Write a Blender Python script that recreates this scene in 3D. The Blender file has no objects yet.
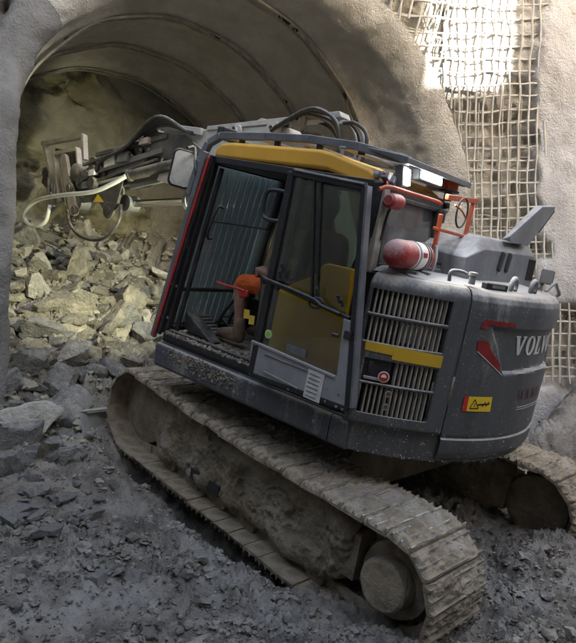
import bpy, bmesh, math, random
import numpy as np
from mathutils import Vector, Matrix
random.seed(7); RNG = np.random.default_rng(7)
SC = bpy.context.scene
COL = SC.collection
PI = math.pi

# ------------------------------------------------------------------ camera, sky, sun, exposure
CAM_H = 1.7
FPX = 601.3                                   # focal length in pixels of a 576 px wide frame
cd = bpy.data.cameras.new('camera'); cam = bpy.data.objects.new('camera', cd); COL.objects.link(cam)
cd.sensor_fit = 'HORIZONTAL'; cd.sensor_width = 36; cd.lens = 36*FPX/576; cd.clip_start = .05; cd.clip_end = 500
cam.location = (0, 0, CAM_H); cam.rotation_euler = (math.radians(90), 0, 0)
SC.camera = cam
SUN_EL = math.radians(16); SUN_D = Vector((-.2, .98, 0)).normalized()      # heading of the sunlight in plan
w = bpy.data.worlds.new('World'); SC.world = w; w.use_nodes = True
nt = w.node_tree; nt.nodes.clear()
sky = nt.nodes.new('ShaderNodeTexSky'); sky.sky_type = 'NISHITA'; sky.sun_disc = False; sky.air_density = 1.0; sky.dust_density = 4.0; sky.ozone_density = .45
sky.sun_elevation = SUN_EL; sky.sun_rotation = math.atan2(-SUN_D.x, -SUN_D.y)
bg = nt.nodes.new('ShaderNodeBackground'); bg.inputs[1].default_value = .13
wo = nt.nodes.new('ShaderNodeOutputWorld'); nt.links.new(sky.outputs[0], bg.inputs[0]); nt.links.new(bg.outputs[0], wo.inputs[0])
sl = bpy.data.lights.new('sun', 'SUN'); sl.energy = 4.5; sl.angle = math.radians(.6); sl.color = (1, .95, .87)
so = bpy.data.objects.new('sun', sl); COL.objects.link(so)
sd = Vector((SUN_D.x*math.cos(SUN_EL), SUN_D.y*math.cos(SUN_EL), -math.sin(SUN_EL)))
so.rotation_euler = sd.to_track_quat('-Z', 'Y').to_euler(); so.location = (4, -12, 20)
SC.view_settings.view_transform = 'Standard'; SC.view_settings.look = 'None'
SC.view_settings.gamma = 1; SC.view_settings.use_curve_mapping = False
SC.view_settings.exposure = 3.2
SC.render.engine = 'CYCLES'; SC.cycles.use_denoising = True
SC.cycles.max_bounces = 8; SC.cycles.diffuse_bounces = 5; SC.cycles.transparent_max_bounces = 12

# ------------------------------------------------------------------ frames: U = undercarriage, S = swung upper body
RC = np.array([[-.68616602, -.7056335, .17679804], [-.24435775, -.00533684, -.96967046], [.68517551, -.7085569, -.16876506]])
TC = np.array([.4035, 1.5547, 5.4042]); SW = .1204
A = np.array([[1, 0, 0], [0, 0, 1], [0, -1, 0]])          # x right, y down, z ahead -> world axes
RU = A @ RC; TU = A @ TC + np.array([0, 0, CAM_H])
MU = Matrix.Translation(Vector(TU)) @ Matrix([list(r) for r in RU]).to_4x4()
MS = MU @ Matrix.Rotation(SW, 4, 'Z')
RS_ = np.array(MS.to_3x3()); CAM_S = RS_.T @ (np.array([0, 0, CAM_H]) - TU)
def P(px, py, axis, val):
    """point of the upper body frame seen at a pixel of the photo, on the plane axis = val"""
    d = RS_.T @ np.array([(px-288)/FPX, 1, -(py-321.5)/FPX]); k = (val-CAM_S[axis])/d[axis]
    return tuple(CAM_S + k*d)
def Y(px, py, y): return P(px, py, 1, y)
def X_(px, py, x): return P(px, py, 0, x)

# ------------------------------------------------------------------ noise
def _h(i, j, k, s):
    n = (i*374761393 + j*668265263 + k*2147483647 + s*974634777) & 0xffffffff
    n = ((n ^ (n >> 13))*1274126177) & 0xffffffff
    return ((n ^ (n >> 16)) & 0xffff)/32767.5 - 1
def noise(p, s=0):
    p = np.asarray(p, float); i = np.floor(p).astype(np.int64); f = p-i; u = f*f*f*(f*(f*6-15)+10)
    r = 0
    for a in (0, 1):
        for b in (0, 1):
            for c in (0, 1):
                I = i[..., 0]+a; J = i[..., 1]+b; K = i[..., 2]+c
                g = _h(I, J, K, s)*(f[..., 0]-a) + _h(I, J, K, s+11)*(f[..., 1]-b) + _h(I, J, K, s+23)*(f[..., 2]-c)
                r = r + g*(u[..., 0] if a else 1-u[..., 0])*(u[..., 1] if b else 1-u[..., 1])*(u[..., 2] if c else 1-u[..., 2])
    return r
def fbm(p, o=4, s=0, g=.5, l=2.1):
    p = np.asarray(p, float); r = 0; a = 1
    for k in range(o): r = r + a*noise(p*(l**k), s+k*7); a *= g
    return r
def sstep(a, b, x):
    t = np.clip((x-a)/(b-a), 0, 1); return t*t*(3-2*t)
def smax(a, b, k=.15): return .5*(a+b+np.sqrt((a-b)**2+k*k))

# ------------------------------------------------------------------ materials
def nd(t, typ, **kw):
    n = t.nodes.new(typ)
    for k, v in kw.items(): setattr(n, k, v)
    return n
def mat(name, c1, c2=None, rough=.6, metal=0., ns=6., bump=.3, bs=40., dust=None, dscale=3., coord='Object', rand=0., bdist=.01, c3=None, spec=.4, nlo=.35, nhi=.65, scratch=None, stretch=None, wet=0., attr=None, fac=.0, vor=0.):
    m = bpy.data.materials.new(name); m.use_nodes = True; t = m.node_tree; L = t.links
    b = t.nodes['Principled BSDF']; b.inputs['Roughness'].default_value = rough; b.inputs['Metallic'].default_value = metal
    b.inputs['Specular IOR Level'].default_value = spec
    tc = nd(t, 'ShaderNodeTexCoord'); co = tc.outputs[coord]
    if stretch:
        mp = nd(t, 'ShaderNodeMapping'); mp.inputs['Scale'].default_value = stretch; L.new(co, mp.inputs[0]); cs = mp.outputs[0]
    else: cs = co
    def nz(scale, det=6, rg=.6, src=None):
        n = nd(t, 'ShaderNodeTexNoise'); n.inputs['Scale'].default_value = scale; n.inputs['Detail'].default_value = det; n.inputs['Roughness'].default_value = rg
        L.new(src or co, n.inputs['Vector']); return n.outputs['Fac']
    def ramp(f, a, b_):
        r = nd(t, 'ShaderNodeMapRange'); r.inputs['From Min'].default_value = a; r.inputs['From Max'].default_value = b_; L.new(f, r.inputs['Value']); r.interpolation_type = 'SMOOTHSTEP'; return r.outputs[0]
    def mix(f, a, b_):
        x = nd(t, 'ShaderNodeMix', data_type='RGBA')
        if isinstance(f, float): x.inputs[0].default_value = f
        else: L.new(f, x.inputs[0])
        for v, s in ((a, 6), (b_, 7)):
            if isinstance(v, tuple): x.inputs[s].default_value = (*v, 1)
            else: L.new(v, x.inputs[s])
        return x.outputs[2]
    col = mix(ramp(nz(ns, src=cs), nlo, nhi), c1, c2 or c1)
    if c3: col = mix(ramp(nz(ns*.37, 4), .48, .66), col, c3)
    if attr:
        at = nd(t, 'ShaderNodeAttribute'); at.attribute_name = attr[0]; col = mix(at.outputs['Fac'], col, mix(ramp(nz(ns*1.7), .35, .65), attr[1], attr[2]))
    rsock = None
    if dust:
        dc, amt, up = dust
        g = nd(t, 'ShaderNodeNewGeometry'); sx = nd(t, 'ShaderNodeSeparateXYZ'); L.new(g.outputs['Normal'], sx.inputs[0])
        n1 = nz(dscale, 8, .7, cs); ad = nd(t, 'ShaderNodeMath', operation='MULTIPLY_ADD'); L.new(sx.outputs[2], ad.inputs[0]); ad.inputs[1].default_value = up; L.new(n1, ad.inputs[2])
        n2 = nz(dscale*9, 4, .7); a2 = nd(t, 'ShaderNodeMath', operation='MULTIPLY_ADD'); L.new(n2, a2.inputs[0]); a2.inputs[1].default_value = .35; L.new(ad.outputs[0], a2.inputs[2])
        f = ramp(a2.outputs[0], .95-amt, 1.35-amt)
        col = mix(f, col, dc)
        sp1 = nz(95, 3, .7); sp2 = nz(14, 4, .6); sq = nd(t, 'ShaderNodeMath', operation='MULTIPLY_ADD'); L.new(sp2, sq.inputs[0]); sq.inputs[1].default_value = .55; L.new(sp1, sq.inputs[2])
        sc1 = ramp(sq.outputs[0], .90, 1.0); sm1 = nd(t, 'ShaderNodeMath', operation='MULTIPLY'); L.new(sc1, sm1.inputs[0]); sm1.inputs[1].default_value = .65; col = mix(sm1.outputs[0], col, dc)
        rm = nd(t, 'ShaderNodeMapRange'); L.new(f, rm.inputs[0]); rm.inputs[3].default_value = rough; rm.inputs[4].default_value = .9; L.new(rm.outputs[0], b.inputs['Roughness'])
        if metal:
            mm = nd(t, 'ShaderNodeMapRange'); L.new(f, mm.inputs[0]); mm.inputs[3].default_value = metal; mm.inputs[4].default_value = 0; L.new(mm.outputs[0], b.inputs['Metallic'])
    elif wet:
        rm = nd(t, 'ShaderNodeMapRange'); L.new(ramp(nz(ns*.3, 3), .5, .68), rm.inputs[0]); rm.inputs[3].default_value = rough; rm.inputs[4].default_value = rough-wet; L.new(rm.outputs[0], b.inputs['Roughness'])
    if rand:
        oi = nd(t, 'ShaderNodeObjectInfo'); hs = nd(t, 'ShaderNodeHueSaturation'); mr = nd(t, 'ShaderNodeMapRange'); L.new(oi.outputs['Random'], mr.inputs[0]); mr.inputs[3].default_value = 1-rand; mr.inputs[4].default_value = 1+rand
        L.new(mr.outputs[0], hs.inputs['Value']); L.new(col, hs.inputs['Color']); col = hs.outputs[0]
    L.new(col, b.inputs['Base Color'])
    if bump:
        bp = nd(t, 'ShaderNodeBump'); bp.inputs['Strength'].default_value = bump; bp.inputs['Distance'].default_value = bdist
        hh = nz(bs, 8, .65)
        if vor:
            vo = nd(t, 'ShaderNodeTexVoronoi'); vo.feature = 'SMOOTH_F1'; vo.inputs['Scale'].default_value = vor; wv = nd(t, 'ShaderNodeMix', data_type='VECTOR'); wv.inputs[0].default_value = .05
            wn_ = nd(t, 'ShaderNodeTexNoise'); wn_.inputs['Scale'].default_value = vor*.4; L.new(co, wn_.inputs['Vector']); L.new(co, wv.inputs[4]); L.new(wn_.outputs['Color'], wv.inputs[5]); L.new(wv.outputs[1], vo.inputs['Vector'])
            ms = nd(t, 'ShaderNodeMath', operation='MULTIPLY_ADD'); L.new(vo.outputs['Distance'], ms.inputs[0]); ms.inputs[1].default_value = -.4; L.new(hh, ms.inputs[2]); hh = ms.outputs[0]
        L.new(hh, bp.inputs['Height']); L.new(bp.outputs[0], b.inputs['Normal'])
    return m
def glass_mat(name, tint, film, amt, rough=.03, ref=1.0):
    m = bpy.data.materials.new(name); m.use_nodes = True; t = m.node_tree; L = t.links; t.nodes.clear()
    o = nd(t, 'ShaderNodeOutputMaterial'); tr = nd(t, 'ShaderNodeBsdfTransparent'); tr.inputs[0].default_value = (*tint, 1)
    gl = nd(t, 'ShaderNodeBsdfGlossy'); gl.inputs['Roughness'].default_value = rough; df = nd(t, 'ShaderNodeBsdfDiffuse'); df.inputs[0].default_value = (*film, 1)
    fr = nd(t, 'ShaderNodeFresnel'); fr.inputs[0].default_value = 1.5
    mu = nd(t, 'ShaderNodeMath', operation='MULTIPLY'); L.new(fr.outputs[0], mu.inputs[0]); mu.inputs[1].default_value = ref*1.6
    a = nd(t, 'ShaderNodeMixShader'); L.new(mu.outputs[0], a.inputs[0]); L.new(tr.outputs[0], a.inputs[1]); L.new(gl.outputs[0], a.inputs[2])
    n = nd(t, 'ShaderNodeTexNoise'); n.inputs['Scale'].default_value = 4; n.inputs['Detail'].default_value = 8; tc = nd(t, 'ShaderNodeTexCoord'); L.new(tc.outputs['Object'], n.inputs['Vector'])
    r = nd(t, 'ShaderNodeMapRange'); L.new(n.outputs['Fac'], r.inputs[0]); r.inputs[1].default_value = .3; r.inputs[2].default_value = .75; r.inputs[3].default_value = amt*.4; r.inputs[4].default_value = amt*1.5
    c = nd(t, 'ShaderNodeMixShader'); L.new(r.outputs[0], c.inputs[0]); L.new(a.outputs[0], c.inputs[1]); L.new(df.outputs[0], c.inputs[2]); L.new(c.outputs[0], o.inputs[0])
    return m
def translucent_mat(name, c, k):
    m = bpy.data.materials.new(name); m.use_nodes = True; t = m.node_tree; b = t.nodes['Principled BSDF']; b.inputs['Base Color'].default_value = (*c, 1); b.inputs['Roughness'].default_value = .85
    tr = nd(t, 'ShaderNodeBsdfTranslucent'); tr.inputs[0].default_value = (*c, 1); x = nd(t, 'ShaderNodeMixShader'); x.inputs[0].default_value = k
    t.links.new(b.outputs[0], x.inputs[1]); t.links.new(tr.outputs[0], x.inputs[2]); t.links.new(x.outputs[0], t.nodes['Material Output'].inputs[0]); return m
def emit_mat(name, c, s):
    m = bpy.data.materials.new(name); m.use_nodes = True; b = m.node_tree.nodes['Principled BSDF']
    b.inputs['Base Color'].default_value = (*c, 1); b.inputs['Emission Color'].default_value = (*c, 1); b.inputs['Emission Strength'].default_value = s; return m
DUST = (.36, .34, .31); MUD = (.17, .14, .10)
M = dict(
    charcoal=mat('charcoal_paint', (.056, .059, .064), (.078, .082, .088), .42, ns=5, bump=.12, bs=90, dust=(DUST, .33, .42), dscale=6, stretch=(1, 1, .13), bdist=.004),
    hood=mat('dusty_hood_paint', (.10, .105, .115), (.15, .155, .165), .5, ns=4, bump=.12, bs=80, dust=((.42, .41, .40), .40, .38), dscale=4, bdist=.004),
    yellow=mat('yellow_paint', (.74, .40, .045), (.64, .35, .045), .42, ns=3, bump=.06, bs=60, dust=((.55, .42, .22), .16, .2), dscale=4, bdist=.003),
    ochre=mat('ochre_trim', (.52, .33, .02), (.43, .28, .02), .5, ns=4, bump=.05, dust=((.34, .30, .2), .16, .2), bdist=.003),
    panelyellow=mat('yellow_side_panel', (.78, .50, .03), (.68, .44, .03), .5, ns=4, bump=.05, dust=((.45, .38, .22), .12, .2), bdist=.003),
    black=mat('black_paint', (.018, .018, .02), (.028, .028, .03), .42, ns=8, bump=.1, dust=((.16, .15, .14), .2, .3), bdist=.003),
    rubber=mat('black_rubber', (.02, .02, .022), (.035, .035, .037), .6, bump=.15, dust=((.2, .19, .17), .24, .25)),
    guard=mat('guard_grey_steel', (.12, .125, .135), (.17, .175, .18), .5, .25, bump=.15, dust=((.33, .32, .31), .22, .3), bdist=.003),
    silver=mat('pale_grey_paint', (.30, .30, .31), (.24, .24, .25), .42, .15, bump=.08, dust=((.33, .30, .26), .2, .2), bdist=.003),
    boom=mat('boom_grey_paint', (.36, .37, .37), (.27, .28, .28), .5, bump=.12, dust=((.40, .37, .31), .35, .3), bdist=.004),
    armdark=mat('arm_dark_steel', (.06, .06, .055), (.11, .105, .095), .5, .2, bump=.25, dust=((.30, .28, .23), .33, .35), bdist=.005),
    bone=mat('worn_pale_paint', (.46, .42, .37), (.33, .29, .25), .5, bump=.15, dust=((.30, .27, .21), .28, .2), bdist=.004),
    bonepale=mat('pale_mount_paint', (.60, .56, .49), (.45, .41, .35), .55, bump=.15, dust=((.28, .25, .19), .25, .2), bdist=.004),  # paler paint of the mount plates
    slat=mat('dusty_slat', (.32, .295, .25), (.22, .205, .175), .7, bump=.1, ns=12, dust=((.36, .33, .28), .3, .2)),
    inner=mat('engine_bay_dark', (.012, .012, .012), (.03, .028, .026), .8, bump=.2),
    red=mat('red_paint', (.42, .025, .02), (.33, .02, .018), .4, bump=.05, dust=((.40, .30, .27), .2, .2)),
    orange=mat('orange_red_rail', (.50, .085, .03), (.40, .075, .03), .5, bump=.1, dust=((.42, .30, .23), .30, .3), dscale=7),
    white=mat('white_paint', (.72, .72, .70), (.62, .62, .60), .5, bump=.05, dust=((.42, .40, .36), .2, .2)),
    letter=mat('letter_white', (.55, .55, .52), (.45, .45, .43), .5, bump=0, dust=((.25, .24, .22), .25, .1)),
    decalred=mat('decal_red', (.24, .012, .012), (.17, .012, .012), .45, bump=0, dust=((.2, .17, .15), .2, .1)),
    decalred2=mat('decal_red_faded', (.11, .045, .045), (.085, .06, .06), .5, bump=0),
    signyel=mat('sign_yellow', (.72, .50, .02), (.65, .46, .03), .5, bump=0),
    blackink=mat('black_ink', (.015, .015, .015), rough=.6, bump=0),
    green=mat('sticker_green', (.22, .50, .03), rough=.5, bump=0),
    paper=mat('sticker_white', (.62, .60, .56), (.5, .48, .45), .6, ns=20, bump=0),
    tankred=mat('extinguisher_red', (.36, .025, .025), (.28, .03, .03), .45, bump=.06, dust=((.45, .31, .29), .38, .35), dscale=6),
    steel=mat('worn_steel', (.33, .33, .34), (.22, .21, .20), .4, .7, bump=.1, dust=((.3, .27, .22), .2, .2)),
    chrome=mat('rod_chrome', (.55, .55, .55), rough=.18, metal=1, bump=0),
    hose=mat('black_hose', (.025, .025, .027), (.05, .05, .05), .45, bump=.1, dust=((.25, .24, .22), .26, .3)),
    hosegrey=mat('grey_hose', (.22, .23, .24), (.3, .3, .3), .5, bump=.1, dust=((.35, .33, .3), .2, .3)),
    hosewhite=mat('white_hose', (.60, .62, .58), (.5, .52, .48), .5, bump=.1),
    trackmud=mat('track_mud', (.36, .295, .21), (.20, .165, .12), .8, ns=9, bump=.9, bs=45, bdist=.025, c3=(.40, .35, .28)),
    cakemud=mat('caked_mud', (.285, .232, .160), (.18, .146, .102), .88, ns=6, bump=.9, bs=34, bdist=.03, c3=(.33, .285, .22)),
    drymud=mat('dry_mud', (.29, .25, .19), (.19, .162, .12), .9, ns=9, bump=.6, bs=60, bdist=.01),
    edgesteel=mat('polished_grouser', (.30, .32, .36), (.16, .15, .14), .35, .6, ns=14, bump=.2),
    mud=mat('ground_mud', (.275, .245, .205), (.12, .108, .093), .48, ns=5, bump=1., bs=38, bdist=.03, coord='Object', c3=(.31, .292, .262), wet=.22, attr=('rubble', (.27, .25, .205), (.16, .15, .122)), spec=.5),
    clod=mat('mud_clods', (.285, .255, .215), (.13, .117, .10), .52, ns=9, bump=1., bs=55, bdist=.02, c3=(.34, .318, .284), spec=.5),
    rock=mat('rubble_rock', (.33, .31, .25), (.22, .205, .165), .75, ns=4.5, bump=.9, bs=11, bdist=.05, c3=(.44, .405, .32), rand=.30, spec=.3),
    rockgrey=mat('grey_rock', (.25, .25, .24), (.165, .165, .16), .7, ns=4.5, bump=.9, bs=11, bdist=.05, c3=(.31, .30, .275), rand=.25, spec=.35),
    rockpale=mat('pale_rock', (.50, .48, .43), (.38, .36, .31), .75, ns=4.5, bump=.9, bs=11, bdist=.05, c3=(.58, .56, .50), rand=.2, spec=.3),
    gravel=mat('rubble_gravel', (.28, .26, .215), (.18, .168, .14), .8, ns=4, bump=.5, bs=20, bdist=.02, c3=(.36, .32, .23)),
    slate=mat('dark_mud_rock', (.18, .172, .16), (.11, .106, .10), .7, ns=4, bump=.6, bs=16, bdist=.02, c3=(.17, .16, .15), rand=.2),
    shot=mat('shotcrete', (.47, .45, .405), (.39, .37, .33), .85, ns=3.6, bump=1., bs=26, bdist=.022, vor=62, c3=(.37, .35, .305), spec=.25),
    wall=mat('pale_shotcrete', (.43, .42, .415), (.345, .338, .335), .85, ns=2.3, bump=1., bs=24, bdist=.024, vor=55, c3=(.48, .47, .465), attr=('cavity', (.47, .445, .39), (.33, .31, .265)), spec=.25),
    face=mat('rock_face', (.22, .20, .115), (.09, .086, .058), .75, ns=2.2, bump=.9, bs=9, bdist=.06, c3=(.22, .21, .175), attr=('shot', (.21, .205, .17), (.165, .16, .132)), spec=.3),
    rebar=mat('shotcrete_coated_bar', (.50, .47, .43), (.38, .36, .32), .85, ns=8, bump=.6, bs=60, bdist=.008),
    lowbounce=mat('low_bounce_wall', (.17, .16, .145), (.12, .113, .10), .9, ns=1.2, bump=.8, bs=8, bdist=.05),  # kept dark so the unseen walls bounce little light back
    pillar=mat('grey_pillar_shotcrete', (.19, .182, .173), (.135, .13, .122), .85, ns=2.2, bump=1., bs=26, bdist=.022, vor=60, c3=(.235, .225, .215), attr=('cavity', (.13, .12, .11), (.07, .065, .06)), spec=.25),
    cover=mat('cover_grey_paint', (.115, .122, .135), (.16, .168, .18), .5, ns=4, bump=.12, bs=80, dust=((.36, .36, .37), .22, .35), dscale=4, bdist=.004),
    ribm=mat('rib_concrete', (.31, .29, .245), (.20, .185, .155), .85, ns=4, bump=.6, bs=30),
    gap=mat('rib_pocket', (.03, .028, .025), rough=.9, bump=0),
    cargo=translucent_mat('corrugated_plastic', (.70, .83, .87), .30),
    skin=mat('skin', (.30, .165, .115), (.24, .13, .09), .5, ns=20, bump=.05),
    hivis=mat('orange_cloth', (.70, .13, .02), (.55, .10, .02), .85, ns=14, bump=1., bs=16, bdist=.03),
    darkcloth=mat('dark_cloth', (.05, .05, .055), (.07, .07, .075), .85, bump=.3),
    boot=mat('muddy_boot', (.17, .115, .075), (.09, .065, .048), .8, bump=.4),
    hair=mat('dark_hair', (.03, .022, .016), rough=.6, bump=.3, bs=120),
    tag=mat('yellow_tag', (.72, .48, .05), (.6, .4, .05), .6, bump=0),
    plate=mat('scuffed_plate', (.36, .37, .37), (.27, .27, .26), .45, .3, ns=5, bump=.15, dust=((.30, .28, .23), .2, .25)),
    glass=glass_mat('cab_glass', (.50, .56, .52), (.20, .21, .20), .10),
    glassclear=glass_mat('clear_glass', (.97, .98, .98), (.4, .42, .42), .03, ref=.3),
    glassdark=glass_mat('door_glass', (.86, .87, .82), (.16, .17, .16), .045, ref=1.0),
    glassdusty=glass_mat('dusty_glass', (.30, .33, .33), (.30, .30, .29), .32, .12),
    mirror=mat('mirror_face', (.62, .62, .60), (.5, .5, .48), .25, .3, ns=14, bump=.05, dust=((.5, .48, .44), .35, .0)),
    beacon=mat('beacon_amber', (.30, .05, .015), (.24, .045, .02), .35, bump=.05, dust=((.35, .25, .2), .25, .2)),
    led=emit_mat('led_lens', (.93, .97, 1.), 9.),
    lamp=emit_mat('front_lamp_lens', (1., .93, .72), 12.),
    tissue=mat('blue_sticker', (.35, .55, .6), rough=.5, bump=0),
)

# ------------------------------------------------------------------ mesh builder
def link(name, me, parent=None, mw=None):
    o = bpy.data.objects.new(name, me); COL.objects.link(o)
    if parent is not None: o.parent = parent
    if mw is not None: o.matrix_world = mw
    return o
def finish(me, mats, smooth=True, angle=38):
    for m in (mats if isinstance(mats, (list, tuple)) else [mats]): me.materials.append(M[m] if isinstance(m, str) else m)
    me.polygons.foreach_set('use_smooth', [smooth]*len(me.polygons))
    if smooth and angle: me.set_sharp_from_angle(angle=math.radians(angle))
    me.update(); return me
class MB:
    def __init__(s): s.v = []; s.f = []; s.m = []
    def add(s, v, f, mi=0):
        n = len(s.v); s.v += [tuple(map(float, q)) for q in v]; s.f += [[i+n for i in q] for q in f]; s.m += [mi]*len(f); return s
    def box(s, c, d, R=None, mi=0):
        c = Vector(c); v = []
        for x in (-.5, .5):
            for y in (-.5, .5):
                for z in (-.5, .5):
                    q = Vector((x*d[0], y*d[1], z*d[2])); v.append(c + (R @ q if R else q))
        return s.add(v, [(0, 1, 3, 2), (4, 6, 7, 5), (0, 4, 5, 1), (2, 3, 7, 6), (0, 2, 6, 4), (1, 5, 7, 3)], mi)
    def bar(s, a, b, w, h, up=(0, 1, 0), mi=0, w2=None, h2=None):
        """square bar from a to b; w across `up`, h along `up`"""
        a = Vector(a); b = Vector(b); d = (b-a).normalized(); u = Vector(up); u = (u-d*u.dot(d)).normalized(); r = d.cross(u)
        w2 = w if w2 is None else w2; h2 = h if h2 is None else h2; v = []
        for p, ww, hh in ((a, w, h), (b, w2, h2)):
            for i, j in ((-1, -1), (1, -1), (1, 1), (-1, 1)): v.append(p + r*(i*ww/2) + u*(j*hh/2))
        return s.add(v, [(3, 2, 1, 0), (4, 5, 6, 7), (0, 1, 5, 4), (1, 2, 6, 5), (2, 3, 7, 6), (3, 0, 4, 7)], mi)
    def tube(s, pts, r, n=10, cap=True, mi=0):
        pts = [Vector(p) for p in pts]; rs = r if isinstance(r, (list, tuple)) else [r]*len(pts); v = []; f = []
        t0 = (pts[1]-pts[0]).normalized(); u = t0.orthogonal().normalized()
        for i, p in enumerate(pts):
            t = (pts[min(i+1, len(pts)-1)]-pts[max(i-1, 0)]).normalized(); u = (u-t*u.dot(t)).normalized(); b = t.cross(u)
            for k in range(n): a = 2*PI*k/n; v.append(p + (u*math.cos(a)+b*math.sin(a))*rs[i])
        for i in range(len(pts)-1):
            for k in range(n): f.append((i*n+k, i*n+(k+1) % n, (i+1)*n+(k+1) % n, (i+1)*n+k))
        if cap: f.append(tuple(range(n))[::-1]); f.append(tuple(range((len(pts)-1)*n, len(pts)*n)))
        return s.add(v, f, mi)
    def lathe(s, prof, a, b, n=32, mi=0):
        """profile (distance along a->b, radius) spun about the axis a->b"""
        a = Vector(a); d = (Vector(b)-a).normalized(); u = d.orthogonal().normalized(); w_ = d.cross(u); v = []; f = []; m = len(prof)
        for h, r in prof:
            for k in range(n): t = 2*PI*k/n; v.append(a+d*h+(u*math.cos(t)+w_*math.sin(t))*r)
        for i in range(m-1):
            for k in range(n): f.append((i*n+k, i*n+(k+1) % n, (i+1)*n+(k+1) % n, (i+1)*n+k))
        return s.add(v, f, mi)
    def prism(s, poly, off, mi=0):
        """closed polygon (3D points) pushed out by the vector off"""
        n = len(poly); o = Vector(off); v = [Vector(p) for p in poly]; v += [p+o for p in v]
        f = [tuple(range(n))[::-1], tuple(range(n, 2*n))] + [(i, (i+1) % n, n+(i+1) % n, n+i) for i in range(n)]
        return s.add(v, f, mi)
    def hull(s, pts, mi=0):
        bm = bmesh.new()
        for p in pts: bm.verts.new(p)
        bmesh.ops.convex_hull(bm, input=bm.verts); bmesh.ops.delete(bm, geom=[q for q in bm.verts if not q.link_faces], context='VERTS')
        bmesh.ops.dissolve_limit(bm, angle_limit=.02, verts=bm.verts, edges=bm.edges)
        bm.verts.index_update(); s.add([q.co[:] for q in bm.verts], [[q.index for q in f.verts] for f in bm.faces], mi); bm.free(); return s
    def mesh(s, name, mats, smooth=True, angle=38):
        me = bpy.data.meshes.new(name); me.from_pydata(s.v, [], s.f); me.polygons.foreach_set('material_index', s.m)
        bm = bmesh.new(); bm.from_mesh(me); bmesh.ops.recalc_face_normals(bm, faces=bm.faces); bm.to_mesh(me); bm.free()
        return finish(me, mats, smooth, angle)
    def build(s, name, mats, parent=None, mw=None, bevel=0., smooth=True, angle=38, seg=2):
        o = link(name, s.mesh(name, mats, smooth, angle), parent, mw)
        if bevel:
            b = o.modifiers.new('bevel', 'BEVEL'); b.width = bevel; b.segments = seg; b.limit_method = 'ANGLE'; b.angle_limit = math.radians(35); b.harden_normals = False; wn = o.modifiers.new('wn', 'WEIGHTED_NORMAL'); wn.weight = 100
        return o
def grid(name, pos, mats, parent=None, closed=False, smooth=True, angle=None, attr=None, flip=False):
    """pos: array (nu, nv, 3)"""
    nu, nv = pos.shape[:2]; i = np.arange(nu*nv).reshape(nu, nv)
    q = np.stack([i[:-1, :-1], i[1:, :-1], i[1:, 1:], i[:-1, 1:]], -1).reshape(-1, 4)
    if flip: q = q[:, ::-1]
    me = bpy.data.meshes.new(name); me.from_pydata(pos.reshape(-1, 3).tolist(), [], q.tolist())
    if attr is not None:
        for k, a in attr.items(): at = me.attributes.new(k, 'FLOAT', 'POINT'); at.data.foreach_set('value', np.asarray(a, np.float32).ravel())
    finish(me, mats, smooth, angle); return link(name, me, parent)
def tag(o, label, cat, group=None):
    o['label'] = label; o['category'] = cat
    if group: o['group'] = group
    return o
def empty(name, mw):
    o = bpy.data.objects.new(name, None); COL.objects.link(o); o.matrix_world = mw; o.empty_display_size = .2; return o
def circ(c, r, n, ax=1, a0=0, a1=2*PI):
    i, j = [(1, 2), (0, 2), (0, 1)][ax]; out = []
    for k in range(n):
        a = a0+(a1-a0)*k/n; p = list(c); p[i] += r*math.cos(a); p[j] += r*math.sin(a); out.append(tuple(p))
    return out
def bez(pts, n=14):
    """smooth curve through points (Catmull-Rom)"""
    p = [Vector(q) for q in pts]; p = [p[0]*2-p[1]]+p+[p[-1]*2-p[-2]]; out = []
    for i in range(1, len(p)-2):
        for k in range(n):
            t = k/n; out.append(.5*((2*p[i])+(-p[i-1]+p[i+1])*t+(2*p[i-1]-5*p[i]+4*p[i+1]-p[i+2])*t*t+(-p[i-1]+3*p[i]-3*p[i+1]+p[i+2])*t**3))
    return out+[p[-2]]

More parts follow.
